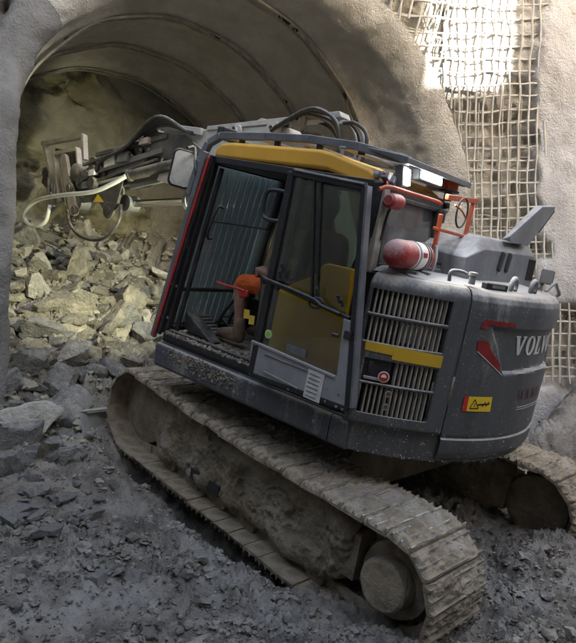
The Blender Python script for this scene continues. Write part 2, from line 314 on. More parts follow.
# ------------------------------------------------------------------ the ground
PSI = math.radians(42.3); TA = np.array([-math.sin(PSI), math.cos(PSI)]); TB = np.array([math.cos(PSI), math.sin(PSI)])   # tunnel axis and cross axis in plan
U0, Z0, RT = 4.56, 3.18, 2.6                      # tunnel centre line, spring line, radius
def to_u(X, Yy, Z):
    d = np.stack([X-TU[0], Yy-TU[1], Z-TU[2]], -1); return d @ RU
def plane_z(X, Yy):                               # height of the machine's track plane under a plan point
    n = RU[:, 2]; return TU[2]-(n[0]*(X-TU[0])+n[1]*(Yy-TU[1]))/n[2]
WJ = np.array([2.14, 8.3]); WR = np.array([.985, -.17]); WL = np.array([-.95, -.3])
def base_h(X, Yy):
    zp = plane_z(X, Yy); u = to_u(X, Yy, zp); ux, uy = u[..., 0], u[..., 1]
    t = X*TA[0]+Yy*TA[1]
    z = smax(np.minimum(zp, .9), -.09, .10)-.02
    z = z - .13*np.exp(-((ux+1.35)/.55)**2-((uy-1.05)/.45)**2)                     # sunk rear of the near track
    z = z - .34*sstep(-.95, -.35, ux)*(1-sstep(1.25, 1.6, ux))*sstep(.55, .8, uy)*(1-sstep(1.33, 1.62, uy))   # hollow under the near track
    z = z - .12*sstep(-1.2, -.5, ux)*(1-sstep(.9, 1.5, ux))*(1-sstep(.5, .7, np.abs(uy)))
    z = z + .07*np.exp(-((uy-1.75)/.16)**2)*sstep(-1.3, -.8, ux)*(1-sstep(1.2, 1.9, ux))
    zr = .60+(t-5.75)*.72
    uu = X*TB[0]+Yy*TB[1]
    ins = sstep(.6, 1.6, uu)
    z = smax(z, np.minimum(zr, 3.0)*ins-(1-ins)*1., .22)
    dw = (X-WJ[0])*(-WR[1])+(Yy-WJ[1])*WR[0]                                       # distance behind (+) the right wall
    zw = .80+dw*.48
    rt = sstep(-.9, .2, (X-WJ[0])*WR[0]+(Yy-WJ[1])*WR[1]+.2)*sstep(4.2, 3.2, t)
    z = smax(z, zw*rt-(1-rt), .2)
    return z
def ground_h(X, Yy):
    b = base_h(X, Yy); p = np.stack([X, Yy, X*0], -1)
    t = X*TA[0]+Yy*TA[1]; k = 1+.8*sstep(5.3, 6.3, t)
    n = .09*fbm(p*1.1, 2, 3)+.075*fbm(p*3.3, 2, 5)
    c1 = np.abs(noise(p*6.5, 9)); c2 = np.abs(noise(p*15+3.3*noise(p*4, 2)[..., None], 13)); c3 = np.abs(noise(p*34, 17))
    rough = .45+.85*sstep(-.25, .3, noise(p*1.7, 31))
    c4 = np.abs(noise(p*62, 19))
    n = n + rough*(.16*(.35-c1)+.14*(.3-c2)+.075*(.3-c3)+.032*(.3-c4))
    return b + n*k
def axis(lo, a, b, hi, fine):
    c = [a-(a-lo)*q for q in (1, .75, .53, .36, .22, .12, .05)]; e = [b+(hi-b)*q for q in (.05, .12, .22, .36, .53, .75, 1)]
    return np.array(c+list(np.arange(a, b, fine))+e)
gx = axis(-12, -3.3, 3.9, 12, .0155); gy = np.concatenate([axis(-7.5, 2.3, 5.6, 5.62, .0145)[:-7], np.arange(5.6, 9.4, .024), [9.6, 10, 11, 13]])
GX, GY = np.meshgrid(gx, gy, indexing='ij')
GZ = ground_h(GX, GY)
ground = grid('muddy_ground', np.stack([GX, GY, GZ], -1), 'mud', attr={'rubble': sstep(5.0, 5.7, GX*TA[0]+GY*TA[1]+.3*noise(np.stack([GX*2, GY*2, GX*0], -1), 77))*sstep(1.2, 1.7, GX*TB[0]+GY*TB[1])}); ground['kind'] = 'structure'; ground['label'] = 'churned dark grey mud floor of the excavation'
def gz(x, y):
    return float(ground_h(np.array([float(x)]), np.array([float(y)]))[0])

# ------------------------------------------------------------------ tunnel lining and portal walls
def arch(n_leg=46, n_arc=190, zb=-.6):
    """points (u, z), outward normals (nu, nz) along the horseshoe, left foot to right foot"""
    out = []
    for k in range(n_leg):
        z = zb+(Z0-zb)*k/n_leg; out.append((U0-RT-.10*((Z0-z)/2.)**1.3, z, -1, 0))
    for k in range(n_arc+1):
        a = PI-PI*k/n_arc; out.append((U0+RT*math.cos(a), Z0+RT*math.sin(a), math.cos(a), math.sin(a)))
    for k in range(1, n_leg+1):
        z = Z0-(Z0-zb)*k/n_leg; out.append((U0+RT+.04*((Z0-z)/2.)**1.3, z, 1, 0))
    return np.array(out)
AR = arch(); au, az, anu, anz = AR.T
tp = 5.72+(4.62-5.72)*np.clip((au-1.96)/5.2, 0, 1)           # where the portal face stands along the axis
_ang = np.degrees(np.arctan2(anz, anu)); tp = tp+.42*sstep(180, 150, _ang)*sstep(92, 122, _ang)*(anu < 0)           # the left jamb leans back into the arch
RIBS = (5.81, 6.88, 7.98, 9.06); RF = .30
out_h = np.where(anu[:, None] > 0, anu[:, None]*WR, -anu[:, None]*WL)
O3 = np.concatenate([out_h, anz[:, None]], 1)               # outward direction on the portal face
B3 = np.concatenate([au[:, None]*TB, az[:, None]], 1); TA3 = np.array([TA[0], TA[1], 0])
N3 = np.concatenate([anu[:, None]*TB, anz[:, None]], 1)
def lin(tt):
    p = B3[:, None, :]+tt[:, :, None]*TA3
    k = np.zeros_like(tt)
    for r in RIBS: k = np.maximum(k, np.exp(-np.abs((tt-r)/.10)**2.5))
    sag = .05*np.sin(np.clip((tt-RIBS[0])/1.085, 0, 9)*PI)**2
    n = .11*fbm(p*.75, 3, 41)+.035*fbm(p*5, 2, 43)+.016*np.abs(noise(p*15, 45))
    d = n*(1-.6*k)-.055*k+sag
    return p + N3[:, None, :]*d[..., None]
tt = np.stack([np.linspace(a+RF, 9.6, 150) for a in tp])
al = np.linspace(0, PI/2, 14)[1:]
fil = B3[:, None, :]+TA3*(tp[:, None]+RF-RF*np.sin(al))[..., None]+O3[:, None, :]*(RF-RF*np.cos(al))[..., None]
def wallnoise(p): return .09*fbm(p*.75, 3, 41)+.035*fbm(p*5, 2, 43)+.016*np.abs(noise(p*15, 45))
NF = -TA3*np.sin(al)[None, :, None]+ -O3[:, None, :]*np.cos(al)[None, :, None]
fil = fil - NF*wallnoise(fil)[..., None]
L_ = lin(tt)
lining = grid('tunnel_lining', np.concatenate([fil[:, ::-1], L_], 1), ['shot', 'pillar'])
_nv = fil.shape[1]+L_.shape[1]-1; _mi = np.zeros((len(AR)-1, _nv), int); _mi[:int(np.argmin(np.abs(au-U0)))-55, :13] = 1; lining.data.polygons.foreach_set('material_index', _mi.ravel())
tag(lining, 'arched brown shotcrete tunnel lining with steel ribs behind the excavator', 'tunnel')
# ribs: a lattice girder showing through the shotcrete, with a few open pockets
for k, r in enumerate(RIBS):
    mb = MB(); sel = np.array([j for j in range(20, len(AR)-20, 2) if tp[j]+RF+.12 < r])
    for dt in (-.055, .055):
        q = B3[sel]+TA3*(r+dt)-N3[sel]*(.085-.012*np.cos(sel*.23+k))[:, None]
        mb.tube([tuple(v) for v in q], .016, 6)
    for j in sel[::3]:
        a = B3[j]+TA3*(r-.055)-N3[j]*.085; b = B3[min(j+4, len(B3)-1)]+TA3*(r+.055)-N3[min(j+4, len(B3)-1)]*.085
        mb.tube([tuple(a), tuple(b)], .009, 5)
    rib = mb.build('rib', 'ribm', lining)
    for _ in range(5):
        j = int(random.choice(sel[10:-10])); c = B3[j]+TA3*r-N3[j]*.075
        e = Vector(N3[j]); tn = Vector(TA3).cross(e); Rm = Matrix((tn, Vector(TA3), e)).transposed()
        g = MB().box(c, (random.uniform(.05, .11), .035, .02), Rm).build('pocket', 'gap', rib)
# portal face
rho = np.concatenate([np.linspace(0, 2.6, 130), np.linspace(2.6, 9.5, 40)[1:]])
F3 = B3[:, None, :]+TA3*tp[:, None, None]+O3[:, None, :]*(RF+rho)[None, :, None]
def wall_w(p):
    rel = p[..., :2]-WJ; a = rel @ WR; b = rel @ TB; return np.where(a > 0, a, b)
WLZ = ([.3, 3.0, 3.3, 4.0, 4.5, 5.14, 5.9, 7.5], [.9, .30, .12, .02, -.30, -.9, -1.5, -2.4])
WRZ = ([.3, 1.86, 1.96, 2.6, 4.6, 7.5], [2.3, 2.2, 1.25, 1.30, 1.18, 1.3])
def cavity(p):
    ww = wall_w(p); z = p[..., 2]; n = .22*fbm(p*2.4, 3, 51)
    lo = np.interp(z, *WLZ); hi = np.interp(z, *WRZ)
    m = sstep(-.05, .10, ww-lo+n)*sstep(-.05, .10, hi-ww+n)*sstep(.72, .9, z+n)*(anu[:, None] > .15)
    return m*(1-.72*sstep(4.55, 5.0, z+n)*sstep(-.5, .1, ww))
CV = cavity(F3)
lf = (anu[:, None] < -.1)*sstep(.10, .45, rho[None, :]+.5*fbm(F3*1.7, 3, 57))*sstep(3.3, 4.2, F3[..., 2]+.5*fbm(F3*1.3, 2, 58)); CV = np.maximum(CV, lf*.75)
fn = -TA3*.25+np.array([-.17, -.985, 0])*.75; nf = np.where(anu[:, None, None] > 0, np.array([.17, .985, 0]), np.array([-.3, .95, 0]))*np.ones((1, len(rho), 1))
edge = sstep(0, .4, rho)[None, :]
F3d = F3 + (TA3*(1-edge[..., None])+nf*edge[..., None])*(wallnoise(F3)+CV*(.34+.35*fbm(F3*3.1, 3, 61)+.10*fbm(F3*9, 2, 63)))[..., None]
i0 = int(np.argmax(anu > -.5)); i0 = int(np.searchsorted(np.arange(len(AR)), np.argmin(np.abs(au-U0))))   # split at the crown
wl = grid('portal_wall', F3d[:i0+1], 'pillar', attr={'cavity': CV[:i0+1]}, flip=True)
tag(wl, 'rough grey shotcrete portal pillar at the left edge, close to the camera', 'wall')
wr = grid('portal_wall', F3d[i0:], 'wall', attr={'cavity': CV[i0:]}, flip=True)
tag(wr, 'pale grey shotcrete wall at right, behind the exposed steel mesh', 'wall')
# unseen shaft walls around the camera, added and shaped to block sun and skylight
def wall_strip(p0, p1, z1, label, z0=-.8, top=None):
    n = 46; k = 40; a = np.linspace(0, 1, n)
    p = np.zeros((n, k, 3)); p[..., :2] = (np.array(p0)+(np.array(p1)-np.array(p0))*a[:, None])[:, None, :]
    zz = np.full(n, z1) if top is None else top(p[:, 0, 0])
    p[..., 2] = z0+(zz[:, None]-z0)*np.linspace(0, 1, k)
    d = np.array(p1)-np.array(p0); d = d/np.linalg.norm(d); nn = np.array([-d[1], d[0], 0])
    p = p+nn*(.25*fbm(p*.5, 3, 71))[..., None]
    o = grid('unseen_shaft_wall', p, 'lowbounce'); tag(o, label, 'wall')
    s = o.modifiers.new('thick', 'SOLIDIFY'); s.thickness = .3; return o
TOPZ = 8.9  # top of the low stretch, set to bound the sun patch
wall_strip((9.2, -6), (9.9, 6.9), 6.5, 'unseen shaft wall on the right, kept low to let skylight in')
wall_strip((-9.5, -6), (4.62, -6), 13.5, 'unseen rear wall at left, added tall to block sun and low sky')
wall_strip((4.62, -6), (5.75, -6), TOPZ, 'unseen low stretch of rear wall, added as the opening for the sun patch')
wall_strip((5.75, -6), (9.4, -6), 11.5, 'unseen rear wall at right, added tall to block the sun')
wall_strip((-9.3, -6), (-9.0, 3.0), 12., 'unseen shaft wall on the left, raised to hold back skylight')
# rock face at the end of the tunnel
fu = np.linspace(U0-RT-.5, U0+RT+.5, 150); fz = np.linspace(.8, Z0+RT+.4, 130); FU, FZ = np.meshgrid(fu, fz, indexing='ij')
p = np.zeros((150, 130, 3)); q3 = np.stack([FU, FZ, FU*0], -1)
sm = sstep(.05, .45, fbm(q3*.8, 3, 83)+.30*(FU-U0+.7)+.28*(FZ-3.9))
n = .75*np.abs(noise(q3*np.array([.8, 1.3, 1]), 81))+.50*np.abs(noise(q3*2.1+1.5*noise(q3*.9, 5)[..., None], 85))+.10*np.abs(noise(q3*5.5, 87))+.04*noise(q3*14, 88)
stepz = .20*np.floor(4*noise(q3*np.array([1.1, 2., 1]), 90))/2+.12*np.floor(5*noise(q3*3.1, 92))/2
td = 9.25-(n*(1-.72*sm)+stepz*(1-sm))+.1
p[..., 0] = td*TA[0]+FU*TB[0]; p[..., 1] = td*TA[1]+FU*TB[1]; p[..., 2] = FZ
face = grid('rock_wall', p, 'face', attr={'shot': sm*.9}, flip=True)
tag(face, 'dark ochre and grey rock face closing the tunnel, above the rubble', 'rock wall')
# exposed steel mesh on the right wall
mesh = empty('steel_mesh', Matrix.Translation((WJ[0]+.4, WJ[1], .8)))
tag(mesh, 'bent grid of shotcrete-coated steel bars on the pale right wall', 'steel mesh')
_F = F3[i0:].reshape(-1, 3); _FW = wall_w(_F); _FN = (F3+(TA3*(1-edge[..., None])+nf*edge[..., None])*(.1*wallnoise(F3))[..., None])[i0:].reshape(-1, 3)
_ok = (_F[:, 2] > .3) & (_F[:, 2] < 8) & (np.abs(_FW) < 4); _FW = _FW[_ok]; _FZ = _F[_ok, 2]; _FN = _FN[_ok]
def wall_pt(ww, z, off=0.):
    d2 = (_FW-ww)**2+(_FZ-z)**2; k = np.argsort(d2)[:4] if False else np.argpartition(d2, 5)[:5]
    if d2[k].min() > .0035: return None
    wt = 1/(d2[k]+1e-4); q = (_FN[k]*wt[:, None]).sum(0)/wt.sum()
    n_ = np.array([.17, .985, 0]) if ww > 0 else np.array([-.35, .93, 0])
    return q+n_*(.075-off)
inv = mesh.matrix_world.inverted()
def barpath(pts, r):
    pts = [inv @ Vector(v) for v in pts if v is not None]
    if len(pts) < 3: return None
    return MB().tube(pts, [r*random.uniform(.85, 1.2) for _ in pts], 6).build('bar', 'rebar', mesh)
wob = lambda a: random.uniform(-a, a)
z = .95
while z < 7.0:
    lo = float(np.interp(z, *WLZ))-.30+wob(.08); hi = float(np.interp(z, *WRZ))+.22+wob(.06)
    tl = wob(.03); pts = []; m_ = max(6, int((hi-lo)/.12))
    for k in range(m_+1):
        ww = lo+(hi-lo)*k/m_; pts.append(wall_pt(ww, z+tl*(k/m_-.5)+.006*math.sin(ww*7+z*3), .03+.02*math.sin(ww*3+z*5)))
    barpath(pts, .0125)
    if 2.0 < z < 5.8 and random.random() < .8:
        pts = [wall_pt(lo+.1+(hi-lo-.1)*k/8, z+.07+.02*math.sin(k), -.14) for k in range(9)]; barpath(pts, .010)
    z += .150+wob(.022)
ww = -2.3
while ww < 2.3:
    zs = [zz for zz in np.arange(.9, 7.0, .05) if np.interp(zz, *WLZ)-.32 < ww < np.interp(zz, *WRZ)+.15]
    if len(zs) > 5:
        z0_, z1_ = zs[0]-.05, zs[-1]+.05; m_ = max(5, int((z1_-z0_)/.2)); ln = wob(.025)
        barpath([wall_pt(ww+ln*(k/m_-.5)+.008*math.sin(k*1.7+ww), z0_+(z1_-z0_)*k/m_, .055+.015*math.sin(k+ww*9)) for k in range(m_+1)], .012)
        if random.random() < .75: barpath([wall_pt(ww+.06, z0_+.1+(z1_-z0_-.3)*k/m_, -.12) for k in range(m_+1)], .010)
    ww += .112+wob(.02)

# ================================================================== the excavator
ex = empty('excavator', MU); tag(ex, 'grey and yellow tracked excavator with open cab door, tilted nose-up on rubble', 'excavator')
RZ = Matrix.Rotation(SW, 4, 'Z')
def up(o):                                        # an upper-structure part: child of the machine, turned by the swing angle
    o.parent = ex; o.matrix_parent_inverse = Matrix.Identity(4); o.matrix_basis = RZ; return o
def sub(o, par): o.parent = par; o.matrix_parent_inverse = Matrix.Identity(4); return o
def UP(mb, name, m, bevel=0., **k): return up(mb.build(name, m, bevel=bevel, **k))
def SUB(mb, name, m, par, bevel=0., **k): return sub(mb.build(name, m, bevel=bevel, **k), par)

# ---- crawler tracks (U frame)
HF = dict(xr=-1.405, zr=.365, rr=.365, xf=1.405, zf=.405, rf=.375)
def track_path():
    xr, zr, rr, xf, zf, rf = [HF[k] for k in ('xr', 'zr', 'rr', 'xf', 'zf', 'rf')]
    pts = []
    for k in range(41): a = PI/2+PI*k/40; pts.append((xr+rr*math.cos(a), zr+rr*math.sin(a)))
    for k in range(1, 30): f = k/30; pts.append((xr+(xf-xr)*f, .0+.03*f))
    for k in range(41): a = -PI/2+PI*k/40; pts.append((xf+rf*math.cos(a), zf+rf*math.sin(a)))
    for k in range(1, 30): f = k/30; pts.append((xf+(xr-xf)*f, (zf+rf)*(1-f)+(zr+rr)*f-.035*math.sin(PI*f)))
    return np.array(pts)
TPth = track_path(); seg = np.linalg.norm(np.roll(TPth, -1, 0)-TPth, axis=1); cum = np.concatenate([[0], np.cumsum(seg)]); TL = cum[-1]
def at_len(s):
    s = s % TL; i = int(np.searchsorted(cum, s, 'right')-1) % len(TPth); f = (s-cum[i])/seg[i]; a = TPth[i]; b = TPth[(i+1) % len(TPth)]
    e = .04; return a+(b-a)*f
def shoe_mesh(seed):
    """one mud-caked triple-grouser shoe: x along the track, y across, z out of the belt"""
    L = .166; nx, ny = 27, 49; xs = np.linspace(-L/2, L/2, nx); ys = np.linspace(-.3, .3, ny); Xg, Yg = np.meshgrid(xs, ys, indexing='ij')
    g = np.zeros_like(Xg); rid = np.zeros_like(Xg)
    for c, hgt in ((-.072, .030), (-.008, .024), (.056, .024)):
        q = np.exp(-np.abs((Xg-c)/.0085)**4); g = np.maximum(g, q*hgt); rid = np.maximum(rid, q)
    p = np.stack([Xg*1., Yg, Xg*0+seed*3.7], -1)
    mudh = .020+.034*fbm(p*9, 3, 200+seed)+.016*fbm(p*34, 2, 210)
    mudh = np.maximum(mudh, 0)*sstep(.30, .27, np.abs(Yg)+.012*noise(p*20, 3))
    z = np.maximum(g, mudh)-.012; isrid = (g > mudh) & (rid > .75)
    edgew = .012*noise(p*25, 5)+.008*noise(p*60, 6); Yg2 = Yg+edgew*(np.abs(Yg) > .29)
    top = np.stack([Xg, Yg2, z], -1).reshape(-1, 3); bot = np.array([(-L/2, -.3, -.03), (L/2, -.3, -.03), (L/2, .3, -.03), (-L/2, .3, -.03)])+RNG.normal(0, .004, (4, 3))
    i = np.arange(nx*ny).reshape(nx, ny); q = np.stack([i[:-1, :-1], i[1:, :-1], i[1:, 1:], i[:-1, 1:]], -1).reshape(-1, 4)
    mi = (isrid[:-1, :-1] & isrid[1:, 1:]).reshape(-1).astype(int)
    mb = MB(); mb.v = [tuple(v) for v in top]+[tuple(v) for v in bot]; mb.f = q.tolist(); mb.m = mi.tolist(); n = nx*ny
    # rim: skirts down to the bottom plate
    mb.f += [list(i[0, :])+[n+3, n+0]][:1]; mb.f += [list(i[-1, ::-1])+[n+1, n+2]]; mb.f += [list(i[::-1, 0])+[n+0, n+1]]; mb.f += [list(i[:, -1])+[n+2, n+3]]; mb.f += [[n, n+3, n+2, n+1]]
    mb.m += [0]*5
    for s_ in (-.085, .085): mb.box((0, s_, -.065), (.17, .035, .07))                 # chain links on the inner side
    me = bpy.data.meshes.new('track_shoe'); me.from_pydata(mb.v, [], mb.f); me.polygons.foreach_set('material_index', mb.m)
    return finish(me, ['trackmud', 'edgesteel'], True, 50)
SHOES = [shoe_mesh(k) for k in range(7)]
def lumpy(o, k, sc):
    m_ = o.modifiers.new('sub', 'SUBSURF'); m_.subdivision_type = 'SIMPLE'; m_.levels = m_.render_levels = 3
    t_ = bpy.data.textures.new('lumps', 'CLOUDS'); t_.noise_scale = sc; t_.noise_depth = 4; m_ = o.modifiers.new('lump', 'DISPLACE'); m_.texture = t_; m_.strength = k; m_.texture_coords = 'OBJECT' if False else 'LOCAL'
GYO = 1.03                                        # track centre line
def build_track(side):
    y = GYO*side; yo = .145*side
    tr = link('track', MB().box((0, y, .37), (2.3, .30, .30)).mesh('track', 'cakemud'), ex)
    # caked track frame as an uneven slab with its own thickness
    nx, nz_ = 300, 130; a = np.linspace(0, 1, nx); fx = -1.10+2.32*a; P3 = np.zeros((nx, nz_, 3)); d = np.zeros((nx, nz_, 3))
    for i_ in range(nx):
        x = fx[i_]; zc = .385+.02*(x+1.4)/2.8; hz = .235+.02*math.sin(a[i_]*9); hy = .165
        k = max(min(1., a[i_]/.05, (1-a[i_])/.07), .02); hz *= .55+.45*math.sqrt(k); hy *= .7+.3*math.sqrt(k); r_ = .05
        w1, h1 = 2*(hy-r_), 2*(hz-r_); per = 2*w1+2*h1+2*PI*r_; 
        for j in range(nz_):
            q_ = per*j/(nz_-1); c_ = [(h1, hy, -hz+r_, 0, 1, 0), (PI*r_/2, hy-r_, hz-r_, 0, 0, 1), (w1, hy-r_, hz, -1, 0, 0), (PI*r_/2, -hy+r_, hz-r_, 0, 0, 2), (h1, -hy, hz-r_, 0, -1, 0), (PI*r_/2, -hy+r_, -hz+r_, 0, 0, 3), (w1, -hy+r_, -hz, 1, 0, 0), (PI*r_/2, hy-r_, -hz+r_, 0, 0, 4)]
            for m_, (ln, y0_, z0_, dy_, dz_, arc) in enumerate(c_):
                if q_ <= ln+1e-9 or m_ == 7: break
                q_ -= ln
            if arc: t_ = (arc-1)*PI/2+q_/r_; n_ = (math.cos(t_), math.sin(t_)); pt = (y0_+r_*n_[0], z0_+r_*n_[1])
            else: pt = (y0_+dy_*q_, z0_+dz_*q_); n_ = (dz_, -dy_)
            P3[i_, j] = (x, y+pt[0], zc+pt[1]); d[i_, j] = (0, n_[0], n_[1])
    wq = noise(P3*4, 4)[..., None]
    nn = .12*fbm(P3*2.3, 2, 301)+.055*(.25-np.abs(noise(P3*6.5+wq, 303)))+(.022+.055*sstep(-.1, .3, noise(P3*2.2, 311)))*(.2-np.abs(noise(P3*15+2*wq, 305)))+.020*(.2-np.abs(noise(P3*34, 307)))+.010*noise(P3*70, 309)
    P3 = P3+d*nn[..., None]
    fr = grid('track_frame', P3, 'cakemud', tr, angle=60)
    # end caps of the slab stay open inside the wheels; rollers, idler and sprocket
    for x in (-.85, -.5, -.15, .2, .55, .9): MB().lathe([(0, .0), (.0, .08), (.05, .09), (.05, .07), (.23, .07), (.23, .09), (.28, .08), (.28, 0)], (x, y-.14, .10+.01*x), (x, y+.14, .10+.01*x), 20).build('roller', 'cakemud', tr)
    yo2 = y+side*.16
    MB().lathe([(0, .0), (0, .22), (.02, .29), (.06, .30), (.06, .25), (.20, .25), (.20, .30), (.24, .29), (.26, .22), (.26, 0)], (HF['xf'], y-.13, HF['zf']), (HF['xf'], y+.13, HF['zf']), 36).build('idler_wheel', 'cakemud', tr)
    sp = MB(); n = 42; pr = []
    for k in range(n*2): r_ = .285 if k % 4 < 2 else .255; a_ = 2*PI*k/(n*2); pr.append((HF['xr']+r_*math.cos(a_), y-.03, HF['zr']+r_*math.sin(a_)))
    sp.prism(pr, (0, .06, 0)); s_o = sp.build('sprocket', 'cakemud', tr)
    MB().lathe([(0, .0), (.0, .23), (.08, .23), (.10, .165), (.20, .158), (.215, .14), (.22, 0)], (HF['xr'], y+side*.03, HF['zr']), (HF['xr'], y+side*.5, HF['zr']), 40).build('hub_cover', 'trackmud', s_o); lumpy(s_o.children[-1], .010, .12)
    MB().lathe([(0, .0), (.0, .26), (.15, .26), (.17, .22), (.175, 0)], (HF['xr'], y+side*.02, HF['zr']), (HF['xr'], y-side*.3, HF['zr']), 40).build('drive_motor', 'cakemud', s_o); lumpy(s_o.children[-1], .02, .10)
    if side > 0:                                   # cleanout openings in the near frame
        for x_, w_ in ((.46, .11), (.22, .15)): MB().box((x_, y+.200, .215), (w_, .02, .085)).build('cleanout_opening', 'gap', fr)
    N = 46
    for k in range(N):
        s0 = TL*(k+.5)/N; p0 = at_len(s0-.06); p1 = at_len(s0+.06); c = at_len(s0); dx = Vector((p1[0]-p0[0], 0, p1[1]-p0[1])).normalized()
        ny = Vector((0, 1, 0)); nzv = dx.cross(ny)
        if nzv.dot(Vector((c[0]-.0, 0, c[1]-.38))) < 0 and abs(c[0]) > 1.3: nzv = -nzv
        # outward normal of the belt
        nzv = Vector((dx.z, 0, -dx.x)); xa = ny.cross(nzv); R_ = Matrix((xa, ny, nzv)).transposed().to_4x4()
        o = link('track_shoe', SHOES[(k*3+(0 if side > 0 else 2)) % 7], tr); o.matrix_basis = Matrix.Translation((c[0], y+random.uniform(-.006, .006), c[1])) @ R_ @ Matrix.Rotation(random.uniform(-.04, .04), 4, 'Y')
    return tr
build_track(1); build_track(-1)
# car body and slew ring
MB().hull([(x_, y_, z_) for x_ in (-.62, .62) for y_ in (-.85, .85) for z_ in (.42, .62)]+[(x_, y_, .80) for x_ in (-.5, .5) for y_ in (-.45, .45)]).build('car_body', 'cakemud', ex, bevel=.02)
MB().lathe([(0, 0), (0, .52), (.05, .56), (.10, .56), (.10, .50), (.16, .50), (.16, 0)], (0, 0, .80), (0, 0, 1), 48).build('slew_ring', 'armdark', ex)

# ---- upper structure (S frame)
RB = 1.43; PH0 = 2.085; PHS = 2.52
def cyl(ph, z, r): return (r*math.cos(ph), r*math.sin(ph), z)
def outline(inset=0., n=70):
    o = [(1.20-inset, 1.24-inset), (-.71, 1.24-inset)]
    for k in range(n+1): ph = PH0+.01+(2*PI-2*PH0-.02)*k/n; o.append(((RB-inset)*math.cos(ph), (RB-inset)*math.sin(ph)))
    return o+[(-.71, -1.24+inset), (.95-inset, -1.24+inset), (.95-inset, .25), (1.20-inset, .25)]
deck = MB().prism([(x_, y_, .97) for x_, y_ in outline(.03)], (0, 0, .20)); UP(deck, 'deck', 'charcoal')
# left skirt in two lengths with a seam, folded bottom lip
def skirt(x0, x1, name):
    mb = MB(); prof = [(1.19, .955), (1.225, .965), (1.243, .99), (1.246, 1.13), (1.238, 1.155), (1.19, 1.163)]
    v = [(x_, y_, z_) for x_ in (x0, x1) for y_, z_ in prof]; n = len(prof)
    mb.add(v, [(i_, i_+1, n+i_+1, n+i_) for i_ in range(n-1)]+[tuple(range(n)), tuple(range(n, 2*n))[::-1]])
    return UP(mb, name, 'charcoal', .004)
sk = skirt(1.205, -.572, 'side_skirt'); skirt(-.578, -.705, 'side_skirt')
fs = MB().box((1.2, .74, 1.06), (.05, .96, .19)); UP(fs, 'front_skirt', 'charcoal', .01)
for px, py in ((163, 352), (253, 394), (313, 421)):
    c = Y(px, py, 1.25); SUB(MB().lathe([(0, .0), (0, .014), (.008, .012), (.01, 0)], (c[0], 1.24, c[2]), (c[0], 1.4, c[2]), 12), 'bolt', 'steel', sk)
# mud lying on the skirt edge and the cab sill
def crumbs(n, region, r0, r1, name, m, par, seed):
    rr = random.Random(seed); mb = MB()
    for _ in range(n):
        c = region(rr); r_ = r0*(r1/r0)**(rr.random()**2.2); pts = [(c[0]+r_*rr.gauss(0, .7), c[1]+r_*rr.gauss(0, .7), c[2]+r_*rr.gauss(0, .6)) for _ in range(14)]
        mb.hull(pts)
    o = mb.build(name, m, angle=25); o['kind'] = 'stuff'; return sub(o, par)
crumbs(420, lambda r: (r.uniform(.28, 1.05)**1., 1.247-.004*r.random(), r.gauss(1.10, .028)), .003, .009, 'mud_spatter', 'drymud', sk, 3)
crumbs(160, lambda r: (r.gauss(.55, .2), 1.246, r.uniform(1.02, 1.15)), .004, .013, 'mud_spatter', 'drymud', sk, 4)

# counterweight with recessed name panel
def rprof(z):
    return np.interp(z, [.945, .955, .975, 1.0, 1.04, 1.10, 1.135, 1.142, 1.152, 1.16, 1.55, 2.0, 2.05, 2.085, 2.11, 2.125, 2.13], [1.30, 1.35, 1.395, 1.418, 1.432, 1.436, 1.436, 1.424, 1.424, 1.43, 1.436, 1.43, 1.424, 1.41, 1.385, 1.35, 1.28])
zc = np.unique(np.concatenate([np.linspace(.945, 1.18, 26), np.linspace(1.18, 2.03, 70), np.linspace(2.03, 2.13, 16)]))
phc = np.linspace(PHS, 2*PI-PHS, 190); PHg, Zg = np.meshgrid(phc, zc, indexing='ij')
def recess(ph, z):
    a_ = np.minimum(ph, 2*PI-ph); lft = 2.655+(1.888-z)*.44
    return sstep(0, .022, a_-lft)*sstep(1.588, 1.608, z-.14*(a_-2.79)*.5)*sstep(1.905, 1.885, z)
Rg = np.interp(Zg.ravel(), zc, rprof(zc)).reshape(Zg.shape)-.030*recess(PHg, Zg)
Rg -= .004*np.exp(-((PHg-3.0)/.02)**2)*0
cw = up(grid('counterweight', np.stack([Rg*np.cos(PHg), Rg*np.sin(PHg), Zg], -1), 'charcoal', angle=50, flip=True))
crumbs(260, lambda r: (lambda ph, z_: cyl(ph, z_, 1.437))(r.uniform(2.1, 3.3), .98+.28*r.random()**2.5), .002, .005, 'mud_spatter', 'trackmud', cw, 21)
# dirty lip groove between skirt and counterweight is real relief in the profile above
# engine hood top
kk = np.linspace(0, 1, 24); ph2 = np.linspace(PH0-.02, 2*PI-PH0+.02, 120); Hh = np.zeros((120, 24, 3))
for i_, ph in enumerate(ph2):
    for j, k in enumerate(kk):
        r_ = 1.35; a_ = np.array([r_*math.cos(ph), r_*math.sin(ph)]); b_ = np.array([-.45, .80*r_*math.sin(ph)]); q = a_+(b_-a_)*k
        Hh[i_, j] = (q[0], q[1], 2.124+.035*sstep(.05, .4, k)+.004*fbm(np.array([q[0]*4, q[1]*4, 0.]), 2, 3))
up(grid('engine_hood', Hh, 'hood', angle=None, flip=True))
# bulkhead in front of the engine, body on the right-hand side of the boom
UP(MB().box((-.48, -.02, 1.60), (.04, 2.3, 1.06)), 'bulkhead', 'inner')
UP(MB().hull([(x_, y_, z_) for x_ in (-.45, .80) for y_ in (-1.22, -.34) for z_ in (1.17, 1.80)]+[(x_, y_, 2.02) for x_ in (-.45, .35) for y_ in (-1.18, -.38)]), 'tank_housing', 'charcoal', .02)
